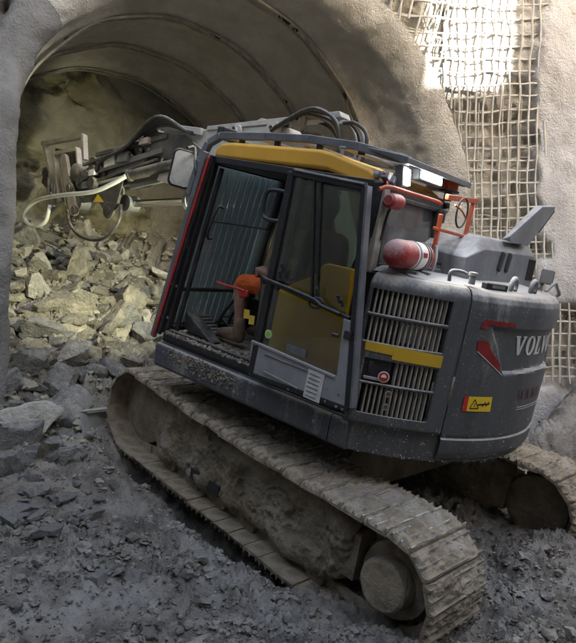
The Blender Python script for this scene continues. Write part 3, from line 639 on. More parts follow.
# engine side panel: pierced curved plate with slats
pan_ph = np.unique(np.round(np.concatenate([np.linspace(2.058, 2.512, 40), [2.077, 2.104, 2.112, 2.226, 2.432]]), 4))
pan_z = np.unique(np.round(np.concatenate([np.linspace(1.163, 2.04, 50), [1.236, 1.424, 1.440, 1.588, 1.694, 1.848, 1.872, 2.022]]), 4)); pan_z = np.concatenate([pan_z, [2.07, 2.095, 2.112, 2.124]])
def pr_(z): return float(np.interp(z, [1.1, 2.04, 2.07, 2.095, 2.112, 2.124], [1.432, 1.430, 1.422, 1.405, 1.385, 1.345]))
ROWS = [(2.077, 2.432, 1.872, 2.022), (2.077, 2.432, 1.694, 1.848), (2.226, 2.432, 1.440, 1.588), (2.112, 2.432, 1.236, 1.424)]
def panel_xy(ph, r):                               # straight side ahead of the tail circle
    if ph < 2.09: return (-.705+(2.09-ph)*1.3, 1.24-(1.43-r))
    return (r*math.cos(ph), r*math.sin(ph))
mb = MB(); n1, n2 = len(pan_ph), len(pan_z)
for ph in pan_ph:
    for z in pan_z: x_, y_ = panel_xy(ph, pr_(z)); mb.v.append((x_, y_, float(z)))
for i_ in range(n1-1):
    for j in range(n2-1):
        pm, zm = (pan_ph[i_]+pan_ph[i_+1])/2, (pan_z[j]+pan_z[j+1])/2
        if any(a < pm < b and c < zm < d for a, b, c, d in ROWS) or (2.104 < pm < 2.226 and 1.440 < zm < 1.588): continue
        mb.f.append([i_*n2+j, (i_+1)*n2+j, (i_+1)*n2+j+1, i_*n2+j+1]); mb.m.append(0)
pn = UP(mb, 'engine_side_panel', 'charcoal', angle=30); s_ = pn.modifiers.new('thick', 'SOLIDIFY'); s_.thickness = .014; s_.offset = -1
def strip(name, m, par, ph0, ph1, zf0, zf1, r, n=18, th=.0):
    mb = MB()
    for k in range(n+1):
        ph = ph0+(ph1-ph0)*k/n; f = k/n
        for zz in (zf0(f), zf1(f)): mb.v.append(cyl(ph, zz, r))
    for k in range(n): mb.f.append([2*k, 2*k+2, 2*k+3, 2*k+1]); mb.m.append(0)
    o = SUB(mb, name, m, par, smooth=False); s_ = o.modifiers.new('thick', 'SOLIDIFY'); s_.thickness = th or .0015; s_.offset = 1; return o
strip('grille_backing', 'inner', pn, 2.06, 2.45, lambda f: 1.2, lambda f: 2.05, 1.34)
strip('yellow_band', 'ochre', pn, 2.094, 2.216, lambda f: 1.636-.004*f, lambda f: 1.690, 1.4335)
strip('yellow_band', 'ochre', pn, 2.2165, 2.440, lambda f: 1.606-.006*f, lambda f: 1.689-.01*f, 1.4335)
for (a, b, c, d) in ROWS:
    n = int(round((b-a)*RB/.0318))
    for k in range(1, n):
        ph = a+(b-a)*k/n; rot = Matrix.Rotation(ph, 3, 'Z') @ Matrix.Rotation(random.uniform(.15, .4), 3, 'Z')
        SUB(MB().box(cyl(ph, (c+d)/2, 1.402), (.024, .0105, d-c+.01), rot), 'slat', 'slat', pn)
# what shows behind the slats: a filter box, a cooler tank
SUB(MB().box(cyl(2.31, 1.765, 1.35), (.03, .20, .12), Matrix.Rotation(2.31, 3, 'Z')), 'filter_box', 'silver', pn, .01)
SUB(MB().box(cyl(2.20, 1.93, 1.35), (.03, .10, .10), Matrix.Rotation(2.2, 3, 'Z')), 'filter_box', 'guard', pn, .01)
# hatch pocket with latch, round sticker
hp = MB()
R3 = Matrix.Rotation(2.165, 3, 'Z'); hp.box(cyl(2.165, 1.514, 1.395), (.03, .17, .145), R3); ho = SUB(hp, 'latch_pocket', 'black', pn, .006)
SUB(MB().box(cyl(2.135, 1.535, 1.415), (.02, .035, .07), R3), 'latch', 'black', pn, .006)
SUB(MB().box(cyl(2.15, 1.462, 1.418), (.02, .11, .018), R3), 'latch', 'silver', pn, .004)
def disc(c_ph, zc_, r, rr_, name, m, par, n=28):
    mb = MB(); c = Vector(cyl(c_ph, zc_, rr_)); e1 = Vector((-math.sin(c_ph), math.cos(c_ph), 0)); e3 = Vector((math.cos(c_ph), math.sin(c_ph), 0))
    mb.prism([c+e1*(r*math.cos(2*PI*k/n))+Vector((0, 0, r*math.sin(2*PI*k/n))) for k in range(n)], e3*.002); return SUB(mb, name, m, par)
disc(2.199, 1.488, .036, 1.4345, 'round_sticker', 'white', pn); disc(2.199, 1.488, .030, 1.4368, 'round_sticker', 'red', pn)
strip('sticker_mark', 'white', pn, 2.187, 2.210, lambda f: 1.484, lambda f: 1.494+.012*math.sin(f*PI), 1.4395, 8, .001)
for zz in (1.385, 1.300): disc(2.235, zz, .022, 1.4335, 'round_sticker', 'slat', pn); disc(2.235, zz, .014, 1.4357, 'round_sticker', 'decalred2', pn)
# decals on the counterweight
def flat(poly, name, m, r=1.4375, th=.0006):       # (angle, height) polygon wrapped on the tail
    P2 = poly; mb = MB(); n = len(P2)
    # subdivide by fan over strips of the angle so that it follows the curve
    bm = bmesh.new()
    vs = [bm.verts.new((a*1.43, z, 0)) for a, z in P2]; bm.faces.new(vs)
    a0 = min(a for a, _ in P2); a1 = max(a for a, _ in P2); k = max(1, int((a1-a0)/.03))
    for q in range(1, k+1):
        x_ = (a0+(a1-a0)*q/(k+1))*1.43; bmesh.ops.bisect_plane(bm, geom=bm.verts[:]+bm.edges[:]+bm.faces[:], plane_co=(x_, 0, 0), plane_no=(1, 0, 0))
    bm.verts.index_update(); out = MB(); out.v = [cyl(v.co.x/1.43, v.co.y, r(v.co.x/1.43, v.co.y) if callable(r) else r) for v in bm.verts]; out.f = [[v.index for v in f.verts] for f in bm.faces]; out.m = [0]*len(out.f); bm.free()
    o = SUB(out, name, m, cw, smooth=False); s_ = o.modifiers.new('thick', 'SOLIDIFY'); s_.thickness = th; s_.offset = 0; return o
flat([(2.585, 1.885), (2.618, 1.882), (2.632, 1.912), (2.80, 1.914), (2.775, 1.942), (2.60, 1.942)], 'red_chevron', 'decalred', 1.4385)
flat([(2.588, 1.806), (2.648, 1.806), (2.672, 1.752), (2.752, 1.66), (2.752, 1.615), (2.598, 1.74)], 'red_chevron', 'decalred', 1.4385)
flat([(2.598, 1.734), (2.752, 1.609), (2.778, 1.588), (2.778, 1.594), (2.752, 1.6145), (2.598, 1.7395)], 'white_pinstripe', 'letter', 1.4385)
RLET = lambda a, z: 1.4335-.030+.0035
def letters():
    H0, H1 = 1.722, 1.852; h = H1-H0; Wd = .130; x0 = 2.846
    def pl(poly, ox): return flat([(x0+(ox+a*Wd)/1.43, H0+b*h) for a, b in poly], 'letter', 'letter', RLET, .004)
    V = [(0, 1), (.42, 1), (.42, .92), (.36, .92), (.56, .32), (.76, .92), (.68, .92), (.68, 1), (1.02, 1), (1.02, .92), (.96, .92), (.62, 0), (.40, 0), (.08, .92), (0, .92)]
    Lp = [(0, 1), (.52, 1), (.52, .92), (.40, .92), (.40, .10), (.66, .10), (.74, .34), (.84, .34), (.80, 0), (0, 0), (0, .08), (.10, .08), (.10, .92), (0, .92)]
    def O(ox):
        n = 14
        for sgn in (0, 1):
            o_ = [(.5+.50*math.cos(PI/2+PI*k/n+sgn*PI), .5+.53*math.sin(PI/2+PI*k/n+sgn*PI)) for k in range(n+1)]
            i_ = [(.5+.20*math.cos(PI/2+PI*k/n+sgn*PI), .5+.44*math.sin(PI/2+PI*k/n+sgn*PI)) for k in range(n+1)]
            pl(o_+i_[::-1], ox)
    pl(V, 0); O(.150); pl(Lp, .295); pl(V, .415); O(.565)
letters()
# faded model number and stripe below the name
for k, (a, b) in enumerate(((2.965, 3.02), (3.035, 3.09), (3.105, 3.16), (3.175, 3.23))):
    for zz in (1.405, 1.435, 1.465): flat([(a+(zz-1.4)*-.15, zz), (b+(zz-1.4)*-.15, zz), (b+(zz-1.4)*-.15, zz+.015), (a+(zz-1.4)*-.15, zz+.015)], 'model_number', 'decalred2', 1.4385)
    flat([((a+b)/2, 1.405), ((a+b)/2+.014, 1.405), ((a+b)/2+.006, 1.478), ((a+b)/2-.008, 1.478)], 'model_number', 'decalred2', 1.4398)
flat([(2.965, 1.352), (3.30, 1.352), (3.30, 1.360), (2.965, 1.360)], 'pinstripe', 'letter', 1.4385); flat([(2.965, 1.336), (3.30, 1.336), (3.30, 1.342), (2.965, 1.342)], 'pinstripe', 'letter', 1.4385)
# warning sticker: red edge, yellow field, triangle and crushed figure
flat([(2.592, 1.338), (2.616, 1.338), (2.612, 1.437), (2.588, 1.437)], 'warning_sticker', 'red', 1.4385)
flat([(2.617, 1.338), (2.760, 1.338), (2.752, 1.440), (2.613, 1.437)], 'warning_sticker', 'signyel', 1.4385)
def ink(a, b, wd):
    a, b = np.array(a, float), np.array(b, float); d = b-a; d1 = np.array([-d[1], d[0]*2.04]); d1 = d1/np.hypot(d1[0]*1.43, d1[1])*wd
    flat([tuple(a+d1*[.7, 1]), tuple(a-d1*[.7, 1]), tuple(b-d1*[.7, 1]), tuple(b+d1*[.7, 1])], 'warning_mark', 'blackink', 1.4402)
ink((2.630, 1.356), (2.650, 1.420), .004); ink((2.650, 1.420), (2.680, 1.358), .004); ink((2.630, 1.357), (2.680, 1.359), .004); ink((2.652, 1.368), (2.655, 1.392), .004)
ink((2.672, 1.384), (2.742, 1.392), .006); ink((2.700, 1.372), (2.716, 1.404), .005); ink((2.722, 1.374), (2.738, 1.408), .005)

# ---- things on the hood
def seat(z=2.155): return z
cv = MB(); b0 = 2.10
low = [(-.62, .54), (-.96, .56), (-1.01, .40), (-1.01, -.78), (-.90, -.88), (-.50, -.88), (-.50, .54)]
cv.hull([(x_, y_, b0) for x_, y_ in low]+[(-.62, .54, 2.31), (-.945, .55, 2.30), (-.50, .54, 2.31), (-.99, .36, 2.375), (-.90, .25, 2.46), (-.52, .22, 2.475), (-1.00, -.74, 2.39), (-.93, -.72, 2.475), (-.52, -.84, 2.485), (-.90, -.86, 2.42)])
cvo = UP(cv, 'engine_cover', 'cover', .022, seg=3)
for k in range(2): y_ = .055-.155*k; SUB(MB().bar((-1.008, y_+.02, 2.235), (-1.002, y_-.03, 2.375), .05, .03, (1, 0, 0)), 'vent_slot', 'gap', cvo, .012)
for k in range(7): y_ = -.60-.026*k; SUB(MB().bar((-1.008, y_, 2.19), (-1.004, y_-.004, 2.36), .008, .012, (1, 0, 0)), 'vent_slot', 'gap', cvo)
df = MB(); df.hull([(-1.0, -.06, 2.46), (-.92, -.10, 2.47), (-1.0, -.50, 2.46), (-.92, -.52, 2.47), (-1.0, -.62, 2.790), (-.93, -.64, 2.79), (-1.0, -.98, 2.835), (-.93, -1.0, 2.84), (-1.0, -.93, 2.77), (-.99, -.05, 2.50)])
dfo = UP(df, 'exhaust_deflector', 'cover', .008)
SUB(MB().prism([(-.998, -.965, 2.80), (-.935, -.985, 2.805), (-.935, -.70, 2.60), (-.998, -.69, 2.595)], (0, -.012, -.010)), 'deflector_opening', 'gap', dfo)
wl_ = UP(MB().box((-1.06, -1.0, 2.245), (.10, .16, .13), Matrix.Rotation(.25, 3, 'Z')), 'work_lamp', 'silver', .012); SUB(MB().box((-1.112, -1.015, 2.245), (.008, .13, .10), Matrix.Rotation(.25, 3, 'Z')), 'lens', 'glass', wl_)
SUB(MB().tube(bez([(-1.02, -.86, 2.12), (-1.04, -.93, 2.15), (-1.05, -.98, 2.19)], 5), .014), 'bracket', 'guard', wl_)
# camera, lifting eyes, latch box, filler caps
c = X_(501, 288, -1.27); c = (-1.185, .57, 2.145)
lb = UP(MB().box(c, (.05, .20, .045), Matrix.Rotation(-.38, 3, 'Z')), 'hood_latch', 'black', .008); SUB(MB().box((c[0]-.022, c[1], c[2]+.003), (.012, .12, .02), Matrix.Rotation(-.38, 3, 'Z')), 'lens', 'steel', lb)
for y_ in (.36, .08):
    mb = MB(); c = Vector((-math.sqrt(1.285**2-y_**2), y_, 2.155)); mb.tube([c+Vector((0, .045*math.cos(a), .05*math.sin(a)+.01)) for a in np.linspace(-.6, PI+.6, 18)], .018, 10); UP(mb, 'lifting_eye', 'hood')
mb = MB().tube(bez([(-1.02, .92, 2.14), (-1.02, .92, 2.20), (-1.05, .86, 2.21), (-1.07, .80, 2.20)], 6), .012); UP(mb, 'hood_handle', 'hood')
UP(MB().lathe([(0, 0), (0, .022), (.05, .022), (.055, .03), (.075, .03), (.08, 0)], (-1.10, .76, 2.14), (-1.10, .76, 3), 18), 'filler_cap', 'hood')
fc = UP(MB().lathe([(0, 0), (0, .075), (.03, .075), (.035, .06), (.06, .06), (.065, 0)], (-.72, .56, 2.15), (-.72, .56, 3), 24), 'air_precleaner', 'guard'); SUB(MB().lathe([(0, 0), (0, .064), (.012, .064), (.012, 0)], (-.72, .56, 2.215), (-.72, .56, 3), 24), 'cap', 'black', fc)
mb = MB().tube(bez([(-1.28, -.25, 2.15), (-1.31, -.33, 2.22), (-1.30, -.42, 2.20), (-1.31, -.52, 2.14), (-1.28, -.60, 2.12)], 6), .013); UP(mb, 'hood_cable', 'hosegrey')

# ---- cab
CF = 'cab'
cab = UP(MB().box((.30, .735, 1.205), (1.78, .93, .07)), 'cab', 'black', .01)          # floor tub; everything of the cab hangs on it
def CB(mb, name, m, bevel=.006, **k): return SUB(mb, name, m, cab, bevel, **k)
yl, yr = 1.19, .28
AT, AB = (.93, yl-.02, 2.665), (1.17, yl, 1.24)
CB(MB().bar(AB, AT, .07, .06), 'pillar', 'black', .012); CB(MB().bar((1.17, yr, 1.24), (.93, yr+.02, 2.665), .06, .06), 'pillar', 'black', .012)
CB(MB().bar((.13, yl, 1.24), (.08, yl-.02, 2.68), .09, .06), 'pillar', 'black', .012)
CB(MB().bar((-.58, yl-.01, 1.24), (-.55, yl-.03, 2.66), .08, .07), 'pillar', 'black', .012); CB(MB().bar((-.58, yr, 1.24), (-.55, yr+.02, 2.66), .07, .07), 'pillar', 'black', .012)
CB(MB().bar((.96, yl-.02, 2.675), (-.56, yl-.03, 2.64), .05, .06), 'roof_rail', 'black'); CB(MB().bar((.96, yr+.02, 2.675), (-.56, yr+.02, 2.64), .05, .06), 'roof_rail', 'black')
CB(MB().bar((.945, yl-.03, 2.665), (.945, yr+.03, 2.665), .05, .06, (0, 0, 1)), 'roof_rail', 'black'); CB(MB().bar((-.57, yl-.03, 2.63), (-.57, yr+.03, 2.63), .05, .08, (0, 0, 1)), 'roof_rail', 'black')
# second inner bead of the A pillar
CB(MB().bar((1.10, yl-.05, 1.27), (.875, yl-.06, 2.62), .03, .03), 'door_seal', 'rubber'); CB(MB().bar((1.12, yl-.0, 1.275), (.2, yl, 1.275), .03, .03), 'door_seal', 'rubber')
# yellow roof cap
rf = MB().prism([(x_, 1.142, z_) for x_, z_ in ((.985, 2.692), (.970, 2.762), (.915, 2.806), (.80, 2.820), (-.02, 2.828), (-.13, 2.814), (-.44, 2.738), (-.555, 2.672), (-.578, 2.60), (-.44, 2.60), (-.25, 2.66), (-.10, 2.695))], (0, -.88, 0))
CB(rf, 'roof', 'yellow', .03, seg=4)
# underside shade liner and windows
CB(MB().box((.2, .735, 2.655), (1.45, .84, .02)), 'headliner', 'black')
wsn = CB(MB().prism([(1.155, yl-.05, 1.27), (1.155, yr+.05, 1.27), (.935, yr+.06, 2.63), (.935, yl-.07, 2.63)], (.006, 0, 0)), 'windscreen', 'glassclear', 0)
def ws(f, y_): return (1.150-.215*f, y_, 1.28+1.34*f)
CB(MB().bar(ws(.26, yl-.04), ws(.26, yr+.04), .035, .03, (0, 0, 1)), 'windscreen_bar', 'rubber'); CB(MB().bar(ws(.69, yl-.06), ws(.69, yr+.04), .012, .012, (0, 0, 1)), 'wiper_bar', 'steel')
CB(MB().bar(ws(.01, yl-.04), ws(.01, yr+.04), .05, .04, (0, 0, 1)), 'windscreen_bar', 'rubber')
CB(MB().prism([(1.10, yr, 1.55), (-.54, yr, 1.55), (-.52, yr+.02, 2.62), (.92, yr+.02, 2.62)], (0, .006, 0)), 'side_window', 'glassdark', 0); CB(MB().box((.28, yr, 1.40), (1.7, .02, .32)), 'side_panel', 'black')
rw = CB(MB().prism([(-.60, 1.10, 2.16), (-.60, .40, 2.16), (-.575, .40, 2.575), (-.575, 1.10, 2.575)], (.006, 0, 0)), 'rear_window', 'glassdusty', 0)
for a, b in (((-.605, 1.12, 2.15), (-.605, .38, 2.15)), ((-.585, 1.12, 2.585), (-.585, .38, 2.585)), ((-.605, 1.12, 2.15), (-.585, 1.12, 2.585)), ((-.605, .38, 2.15), (-.585, .38, 2.585))): CB(MB().bar(a, b, .03, .03, (1, 0, 0)), 'window_seal', 'rubber', .006)
CB(MB().prism([(-.575, 1.17, 1.25), (-.575, .30, 1.25), (-.575, .30, 2.15), (-.575, 1.17, 2.15)], (.02, 0, 0)), 'rear_panel', 'black', 0)
CB(MB().bar((-.60, 1.17, 2.10), (-.575, 1.15, 2.66), .075, .05, (1, 0, 0)), 'corner_panel', 'slat', .01)
# yellow side panel and the fixed rear side window
sp_ = CB(MB().prism([(.08, 1.20, 1.25), (.08, 1.20, 1.84), (-.20, 1.20, 2.00), (-.26, 1.20, 2.085), (-.30, 1.20, 2.10), (-.565, 1.20, 2.10), (-.585, 1.20, 1.25)], (0, -.03, 0)), 'side_panel', 'panelyellow', .008)
CB(MB().prism([(.06, 1.175, 1.84), (-.20, 1.175, 2.0), (-.55, 1.175, 2.1), (-.54, 1.165, 2.63), (.06, 1.165, 2.63)], (0, -.006, 0)), 'side_window', 'glass', 0)
# corrugated sheet fixed outside the windscreen
sh = CB(MB().bar((1.235, 1.14, 1.30), (1.235, .29, 1.30), .03, .03, (0, 0, 1)), 'windscreen_shield', 'guard')
for k in range(11):
    y0_ = .30+.0765*k; Cg = np.zeros((9, 14, 3)); yy = np.linspace(0, .070, 9)
    for j, f in enumerate(np.linspace(0, 1, 14)): Cg[:, j] = np.stack([1.225-.222*f+.022*np.sin(yy/.070*PI)**.8, y0_+yy, 0*yy+1.28+1.37*f], -1)
    cg = sub(grid('shield_strip', Cg, 'cargo', angle=None), cab); s_ = cg.modifiers.new('thick', 'SOLIDIFY'); s_.thickness = .004
# front guard posts with the red strip
gp = CB(MB().bar((1.265, 1.235, 1.19), (.985, 1.215, 2.72), .05, .035), 'guard_post', 'guard', .008); CB(MB().bar((1.235, 1.258, 1.21), (.925, 1.238, 2.68), .022, .012), 'red_strip', 'red', .003)
CB(MB().bar((1.195, 1.235, 1.23), (.915, 1.215, 2.70), .03, .03), 'guard_post', 'black', .006); CB(MB().bar((1.265, .25, 1.19), (.985, .27, 2.72), .05, .035), 'guard_post', 'guard', .008)
for f in (.12, .30, .52, .74): CB(MB().bar((1.262-.28*f, 1.24-.02*f, 1.2+1.52*f), (1.16-.24*f, 1.21, 1.2+1.50*f), .02, .02), 'guard_bracket', 'guard', .004)
# roof guard frame
gz_ = 2.872
gpts = [(1.20, 1.13, 2.38), (1.14, 1.12, 2.66), (1.08, 1.11, 2.80), (.97, 1.10, 2.862), (.5, 1.10, 2.882), (.1, 1.10, 2.890), (-.30, 1.10, 2.868), (-.47, 1.10, 2.84), (-.68, 1.10, 2.81)]
def flatbar(pts, w_, h_, name, m):
    mb = MB()
    for a, b in zip(pts[:-1], pts[1:]): mb.bar(a, b, h_, w_, (0, 1, 0))
    return CB(mb, name, m, .006)
flatbar(gpts, .05, .055, 'roof_guard_rail', 'guard'); flatbar([(x_, .22+(1.10-y_), z_) for x_, y_, z_ in gpts], .05, .055, 'roof_guard_rail', 'guard')
for x_, z_ in ((.97, 2.862), (.62, 2.876), (.28, 2.886), (-.06, 2.88)): CB(MB().bar((x_, 1.08, z_), (x_, .24, z_), .05, .02, (0, 0, 1)), 'roof_guard_slat', 'guard', .004)
rb = CB(MB().hull([(-.655, 1.16, 2.835), (-.655, .16, 2.835), (-.70, 1.16, 2.825), (-.70, .16, 2.825), (-.70, 1.16, 2.785), (-.70, .16, 2.785), (-.34, 1.12, 2.875), (-.34, .20, 2.875), (-.34, 1.12, 2.86), (-.34, .20, 2.86)]), 'roof_guard_plate', 'guard', .006)
for x_ in (.75, .40, .02, -.32): CB(MB().box((x_, 1.09, 2.84), (.045, .03, .045)), 'guard_foot', 'black', .006)
CB(MB().box((-.20, 1.135, 2.845), (.05, .03, .022)), 'guard_clip', 'steel', .004)
CB(MB().lathe([(0, 0), (.0, .022), (.018, .028), (.036, .022), (.04, 0)], (-.50, 1.125, 2.70), (-.50, 1.3, 2.72), 16), 'roof_bolt', 'steel', 0)

# ---- the open door, folded back against the cab side
YD = 1.335
def D(px, py): return Y(px, py, YD)
TLd, TRd, BRd, BLd = D(293, 172), D(366, 187), D(349, 409), D(252, 374)
door = UP(MB().bar(BLd, TLd, .055, .045), 'cab_door', 'black', .008)
def DB(mb, name, m, bevel=.006, **k): return SUB(mb, name, m, door, bevel, **k)
DB(MB().bar(TLd, TRd, .05, .045), 'door_frame', 'black', .008); DB(MB().bar(TRd, BRd, .05, .045), 'door_frame', 'black', .008); DB(MB().bar(BRd, BLd, .04, .045), 'door_frame', 'black', .008)
o_ = Vector((0, .028, 0))
DB(MB().bar(Vector(TLd)+o_+Vector((-.03, 0, .012)), Vector(TRd)+o_+Vector((.0, 0, .012)), .012, .012), 'door_seal', 'guard', .004)
DB(MB().bar(Vector(D(369, 186)), Vector(D(353, 408)), .018, .06), 'door_seal', 'guard', .004)
gl_u = DB(MB().prism([D(296, 178), D(362, 192), D(345, 318), D(264, 280)], (0, .006, 0)), 'glass_pane', 'glassdark', 0); gl_l = DB(MB().prism([D(263, 284), D(343, 322), D(338, 377), D(254, 342)], (0, .006, 0)), 'glass_pane', 'glassdark', 0)
DB(MB().bar(D(315, 178), D(312, 300), .016, .03), 'window_divider', 'black', .004); DB(MB().bar(D(322, 180), D(317, 302), .016, .035), 'window_divider', 'black', .004)
q = Vector((0, .03, 0))
DB(MB().bar(D(262, 277), D(350, 319), .028, .035), 'mid_rail', 'black', .006)
DB(MB().tube(bez([Vector(D(268, 279))+q, Vector(D(283, 284))+q*2, Vector(D(300, 291))+q*2, Vector(D(320, 300))+q*2, Vector(D(327, 306))+q*2, Vector(D(343, 314))+q*1.2], 6), .012), 'grab_bar', 'black', 0)
for px, py in ((285, 279), (287, 272), (322, 296), (343, 303), (346, 307)): DB(MB().bar(Vector(D(px, py))+q, Vector(D(px-1, py-8))+q*1.6, .016, .02), 'catch', 'black', .004)
DB(MB().tube([Vector(D(320+7*math.cos(a), 303+5*math.sin(a)))+q*1.4 for a in np.linspace(0, 2*PI, 20)], .008, 8), 'latch_ring', 'black', 0)
lp = DB(MB().prism([D(253, 340), D(338, 376), D(345, 318), D(352.5, 321), D(346, 411), D(250, 374)], (0, .02, 0)), 'lower_panel', 'silver', .006)
DB(MB().bar(Vector(D(254, 341))+q*.6, Vector(D(337, 377))+q*.6, .022, .022), 'panel_lip', 'silver', .006); DB(MB().bar(Vector(D(266, 371))+o_, Vector(D(300, 388))+o_, .014, .006), 'panel_crease', 'silver', .004); DB(MB().bar(Vector(D(267, 354))+o_*.85, Vector(D(310, 371))+o_*.85, .012, .006), 'panel_crease', 'guard', .004)
DB(MB().box(Vector(D(350, 335))+o_, (.05, .015, .05)), 'latch_slot', 'gap', .004); DB(MB().box(Vector(D(338, 335))+q, (.05, .02, .022)), 'inner_handle', 'black', .006)
for px, py in ((329, 388), (340, 394), (327, 401), (338, 406), (344, 409), (257, 344), (258, 373), (295, 362), (290, 389)): DB(MB().lathe([(0, 0), (0, .011), (.006, .009), (.007, 0)], Vector(D(px, py))+Vector((0, .018, 0)), Vector(D(px, py))+Vector((0, .2, 0)), 10), 'bolt', 'steel', 0)
DB(MB().prism([Vector(D(311, 368))+o_*.8, Vector(D(327, 374.5))+o_*.8, Vector(D(321, 403))+o_*.8, Vector(D(305, 396))+o_*.8], (0, .002, 0)), 'paper_sticker', 'paper', 0)
for k in range(6): DB(MB().bar(Vector(D(312-.9*k*1.1, 373+4.2*k))+o_*.95, Vector(D(323-.9*k*1.1, 377.5+4.2*k))+o_*.95, .006, .001), 'sticker_line', 'guard', 0)
c = Vector(D(269, 334)); g1 = DB(MB().lathe([(0, 0), (0, .030), (.002, .030), (.002, 0)], c+Vector((0, .006, 0)), c+Vector((0, .1, 0)), 28), 'round_sticker', 'paper', 0); DB(MB().lathe([(0, 0), (0, .020), (.002, .020), (.002, 0)], c+Vector((0, .0085, 0)), c+Vector((0, .1, 0)), 28), 'round_sticker', 'green', 0)
DB(MB().prism([Vector(D(288, 343))+o_*.3, Vector(D(307, 350.5))+o_*.3, Vector(D(306, 358))+o_*.3, Vector(D(287, 350))+o_*.3], (0, .002, 0)), 'label_plate', 'guard', 0)
hd = DB(MB().tube(bez([D(291, 193), D(274, 190), D(267, 193), D(264, 205), D(263, 214), D(267, 219), D(282, 222)], 6), .013), 'grab_handle', 'black', 0)
for px, py in ((254, 371), (291, 176)): DB(MB().lathe([(0, 0), (0, .02), (.09, .02), (.09, 0)], Vector(D(px, py))-Vector((-.03, .05, .04)), Vector(D(px, py))-Vector((-.03, .05, -.3)), 14), 'hinge', 'black', 0)
# pillar grab handle inside the opening
CB(MB().tube(bez([Y(224, 208, 1.17), Y(219, 207, 1.2), Y(215, 214, 1.22), Y(208, 232, 1.22), Y(208, 238, 1.2), Y(212, 238, 1.17)], 6), .012), 'grab_handle', 'black', 0)
CB(MB().prism([Y(271, 165, 1.10), Y(289, 167, 1.10), Y(287, 174, 1.10), Y(268, 171, 1.10)], (0, .002, 0)), 'blue_sticker', 'tissue', 0)
# cab interior
CB(MB().box((.55, .72, 1.252), (1.1, .80, .015)), 'floor_mat', 'trackmud', .004)
crumbs(1300, lambda r: (r.uniform(.18, 1.13), r.uniform(1.10, 1.235), 1.255+.012*r.random()), .006, .017, 'sill_mud', 'drymud', cab, 8)
crumbs(120, lambda r: (r.uniform(.3, 1.12), r.uniform(.95, 1.1), 1.265), .004, .014, 'sill_mud', 'drymud', cab, 9)
CB(MB().box((.55, 1.195, 1.235), (1.2, .085, .05)), 'door_sill', 'black', .012)
def ped(c, rz, name):
    o = CB(MB().box(c, (.26, .115, .02), Matrix.Rotation(rz, 3, 'Z') @ Matrix.Rotation(-.45, 3, 'Y')), name, 'rubber', .008)
    for k in range(6):
        f = (k-2.5)*.042; SUBR = Matrix.Rotation(rz, 3, 'Z') @ Matrix.Rotation(-.45, 3, 'Y'); sub(MB().box(Vector(c)+SUBR @ Vector((f, 0, .014)), (.014, .105, .012), SUBR).build('tread_rib', 'guard', bevel=.003), cab)
ped((.93, .93, 1.36), 0, 'pedal'); ped((.90, .70, 1.36), .0, 'pedal')
CB(MB().hull([(1.05, y_, z_) for y_ in (.98, 1.10) for z_ in (1.30, 1.44)]+[(.72, y_, 1.27) for y_ in (.98, 1.10)]+[(1.08, y_, 1.46) for y_ in (.99, 1.09)]), 'footrest', 'rubber', .01)
for y_ in (.86, .74): CB(MB().tube(bez([(.92, y_, 1.36), (.86, y_, 1.50), (.68, y_-.0, 1.74), (.60, y_, 1.84), (.50, y_, 1.86)], 6), .014), 'travel_lever', 'black', 0)
CB(MB().tube([(.55, .86, 1.865), (.44, .87, 1.87)], .024, 10), 'lever_grip', 'rubber', 0)
st = CB(MB().hull([(x_, y_, z_) for x_ in (-.30, .22) for y_ in (.50, .98) for z_ in (1.62, 1.72)]), 'seat', 'darkcloth', .04); SUB(MB().hull([(-.33, y_, 1.66) for y_ in (.52, .96)]+[(-.20, y_, 1.70) for y_ in (.52, .96)]+[(-.46, y_, 2.36) for y_ in (.56, .92)]+[(-.36, y_, 2.38) for y_ in (.56, .92)]), 'seat_back', 'darkcloth', cab, .04)
CB(MB().hull([(-.46, y_, 2.40) for y_ in (.62, .86)]+[(-.38, y_, 2.41) for y_ in (.62, .86)]+[(-.47, y_, 2.58) for y_ in (.64, .84)]+[(-.41, y_, 2.58) for y_ in (.64, .84)]), 'headrest', 'darkcloth', .03); CB(MB().box((-.02, .74, 1.44), (.34, .36, .36)), 'seat_base', 'black', .02)
con = CB(MB().hull([(-.10, y_, z_) for y_ in (1.02, 1.12) for z_ in (1.72, 1.86)]+[(.30, y_, 1.84) for y_ in (1.02, 1.12)]+[(.34, y_, 1.76) for y_ in (1.03, 1.11)]+[(.18, y_, 1.50) for y_ in (1.03, 1.11)]+[(-.05, y_, 1.50) for y_ in (1.03, 1.11)]), 'armrest_console', 'black', .015)
CB(MB().tube(bez([(.33, 1.055, 1.80), (.35, 1.055, 1.86), (.375, 1.055, 1.935)], 5), [.018]*10+[.022], 10), 'joystick', 'rubber', 0)
sl_ = CB(MB().tube(bez([Y(245, 291, 1.13), Y(236, 288, 1.13), Y(225, 285, 1.13), Y(217, 282, 1.13)], 6), .011), 'safety_lever', 'red', 0); CB(MB().box(Y(244, 294, 1.12), (.09, .03, .05), Matrix.Rotation(.3, 3, 'Y')), 'lever_block', 'red', .01)
for px, py, dw_ in ((247, 314, 0), (252, 320, .01)): CB(MB().prism([Y(px-2.5, py-5, 1.135+dw_), Y(px+3, py-4, 1.135+dw_), Y(px+2, py+5, 1.135+dw_), Y(px-3.5, py+4, 1.135+dw_)], (0, .002, 0)), 'paper_tag', 'tag', 0)

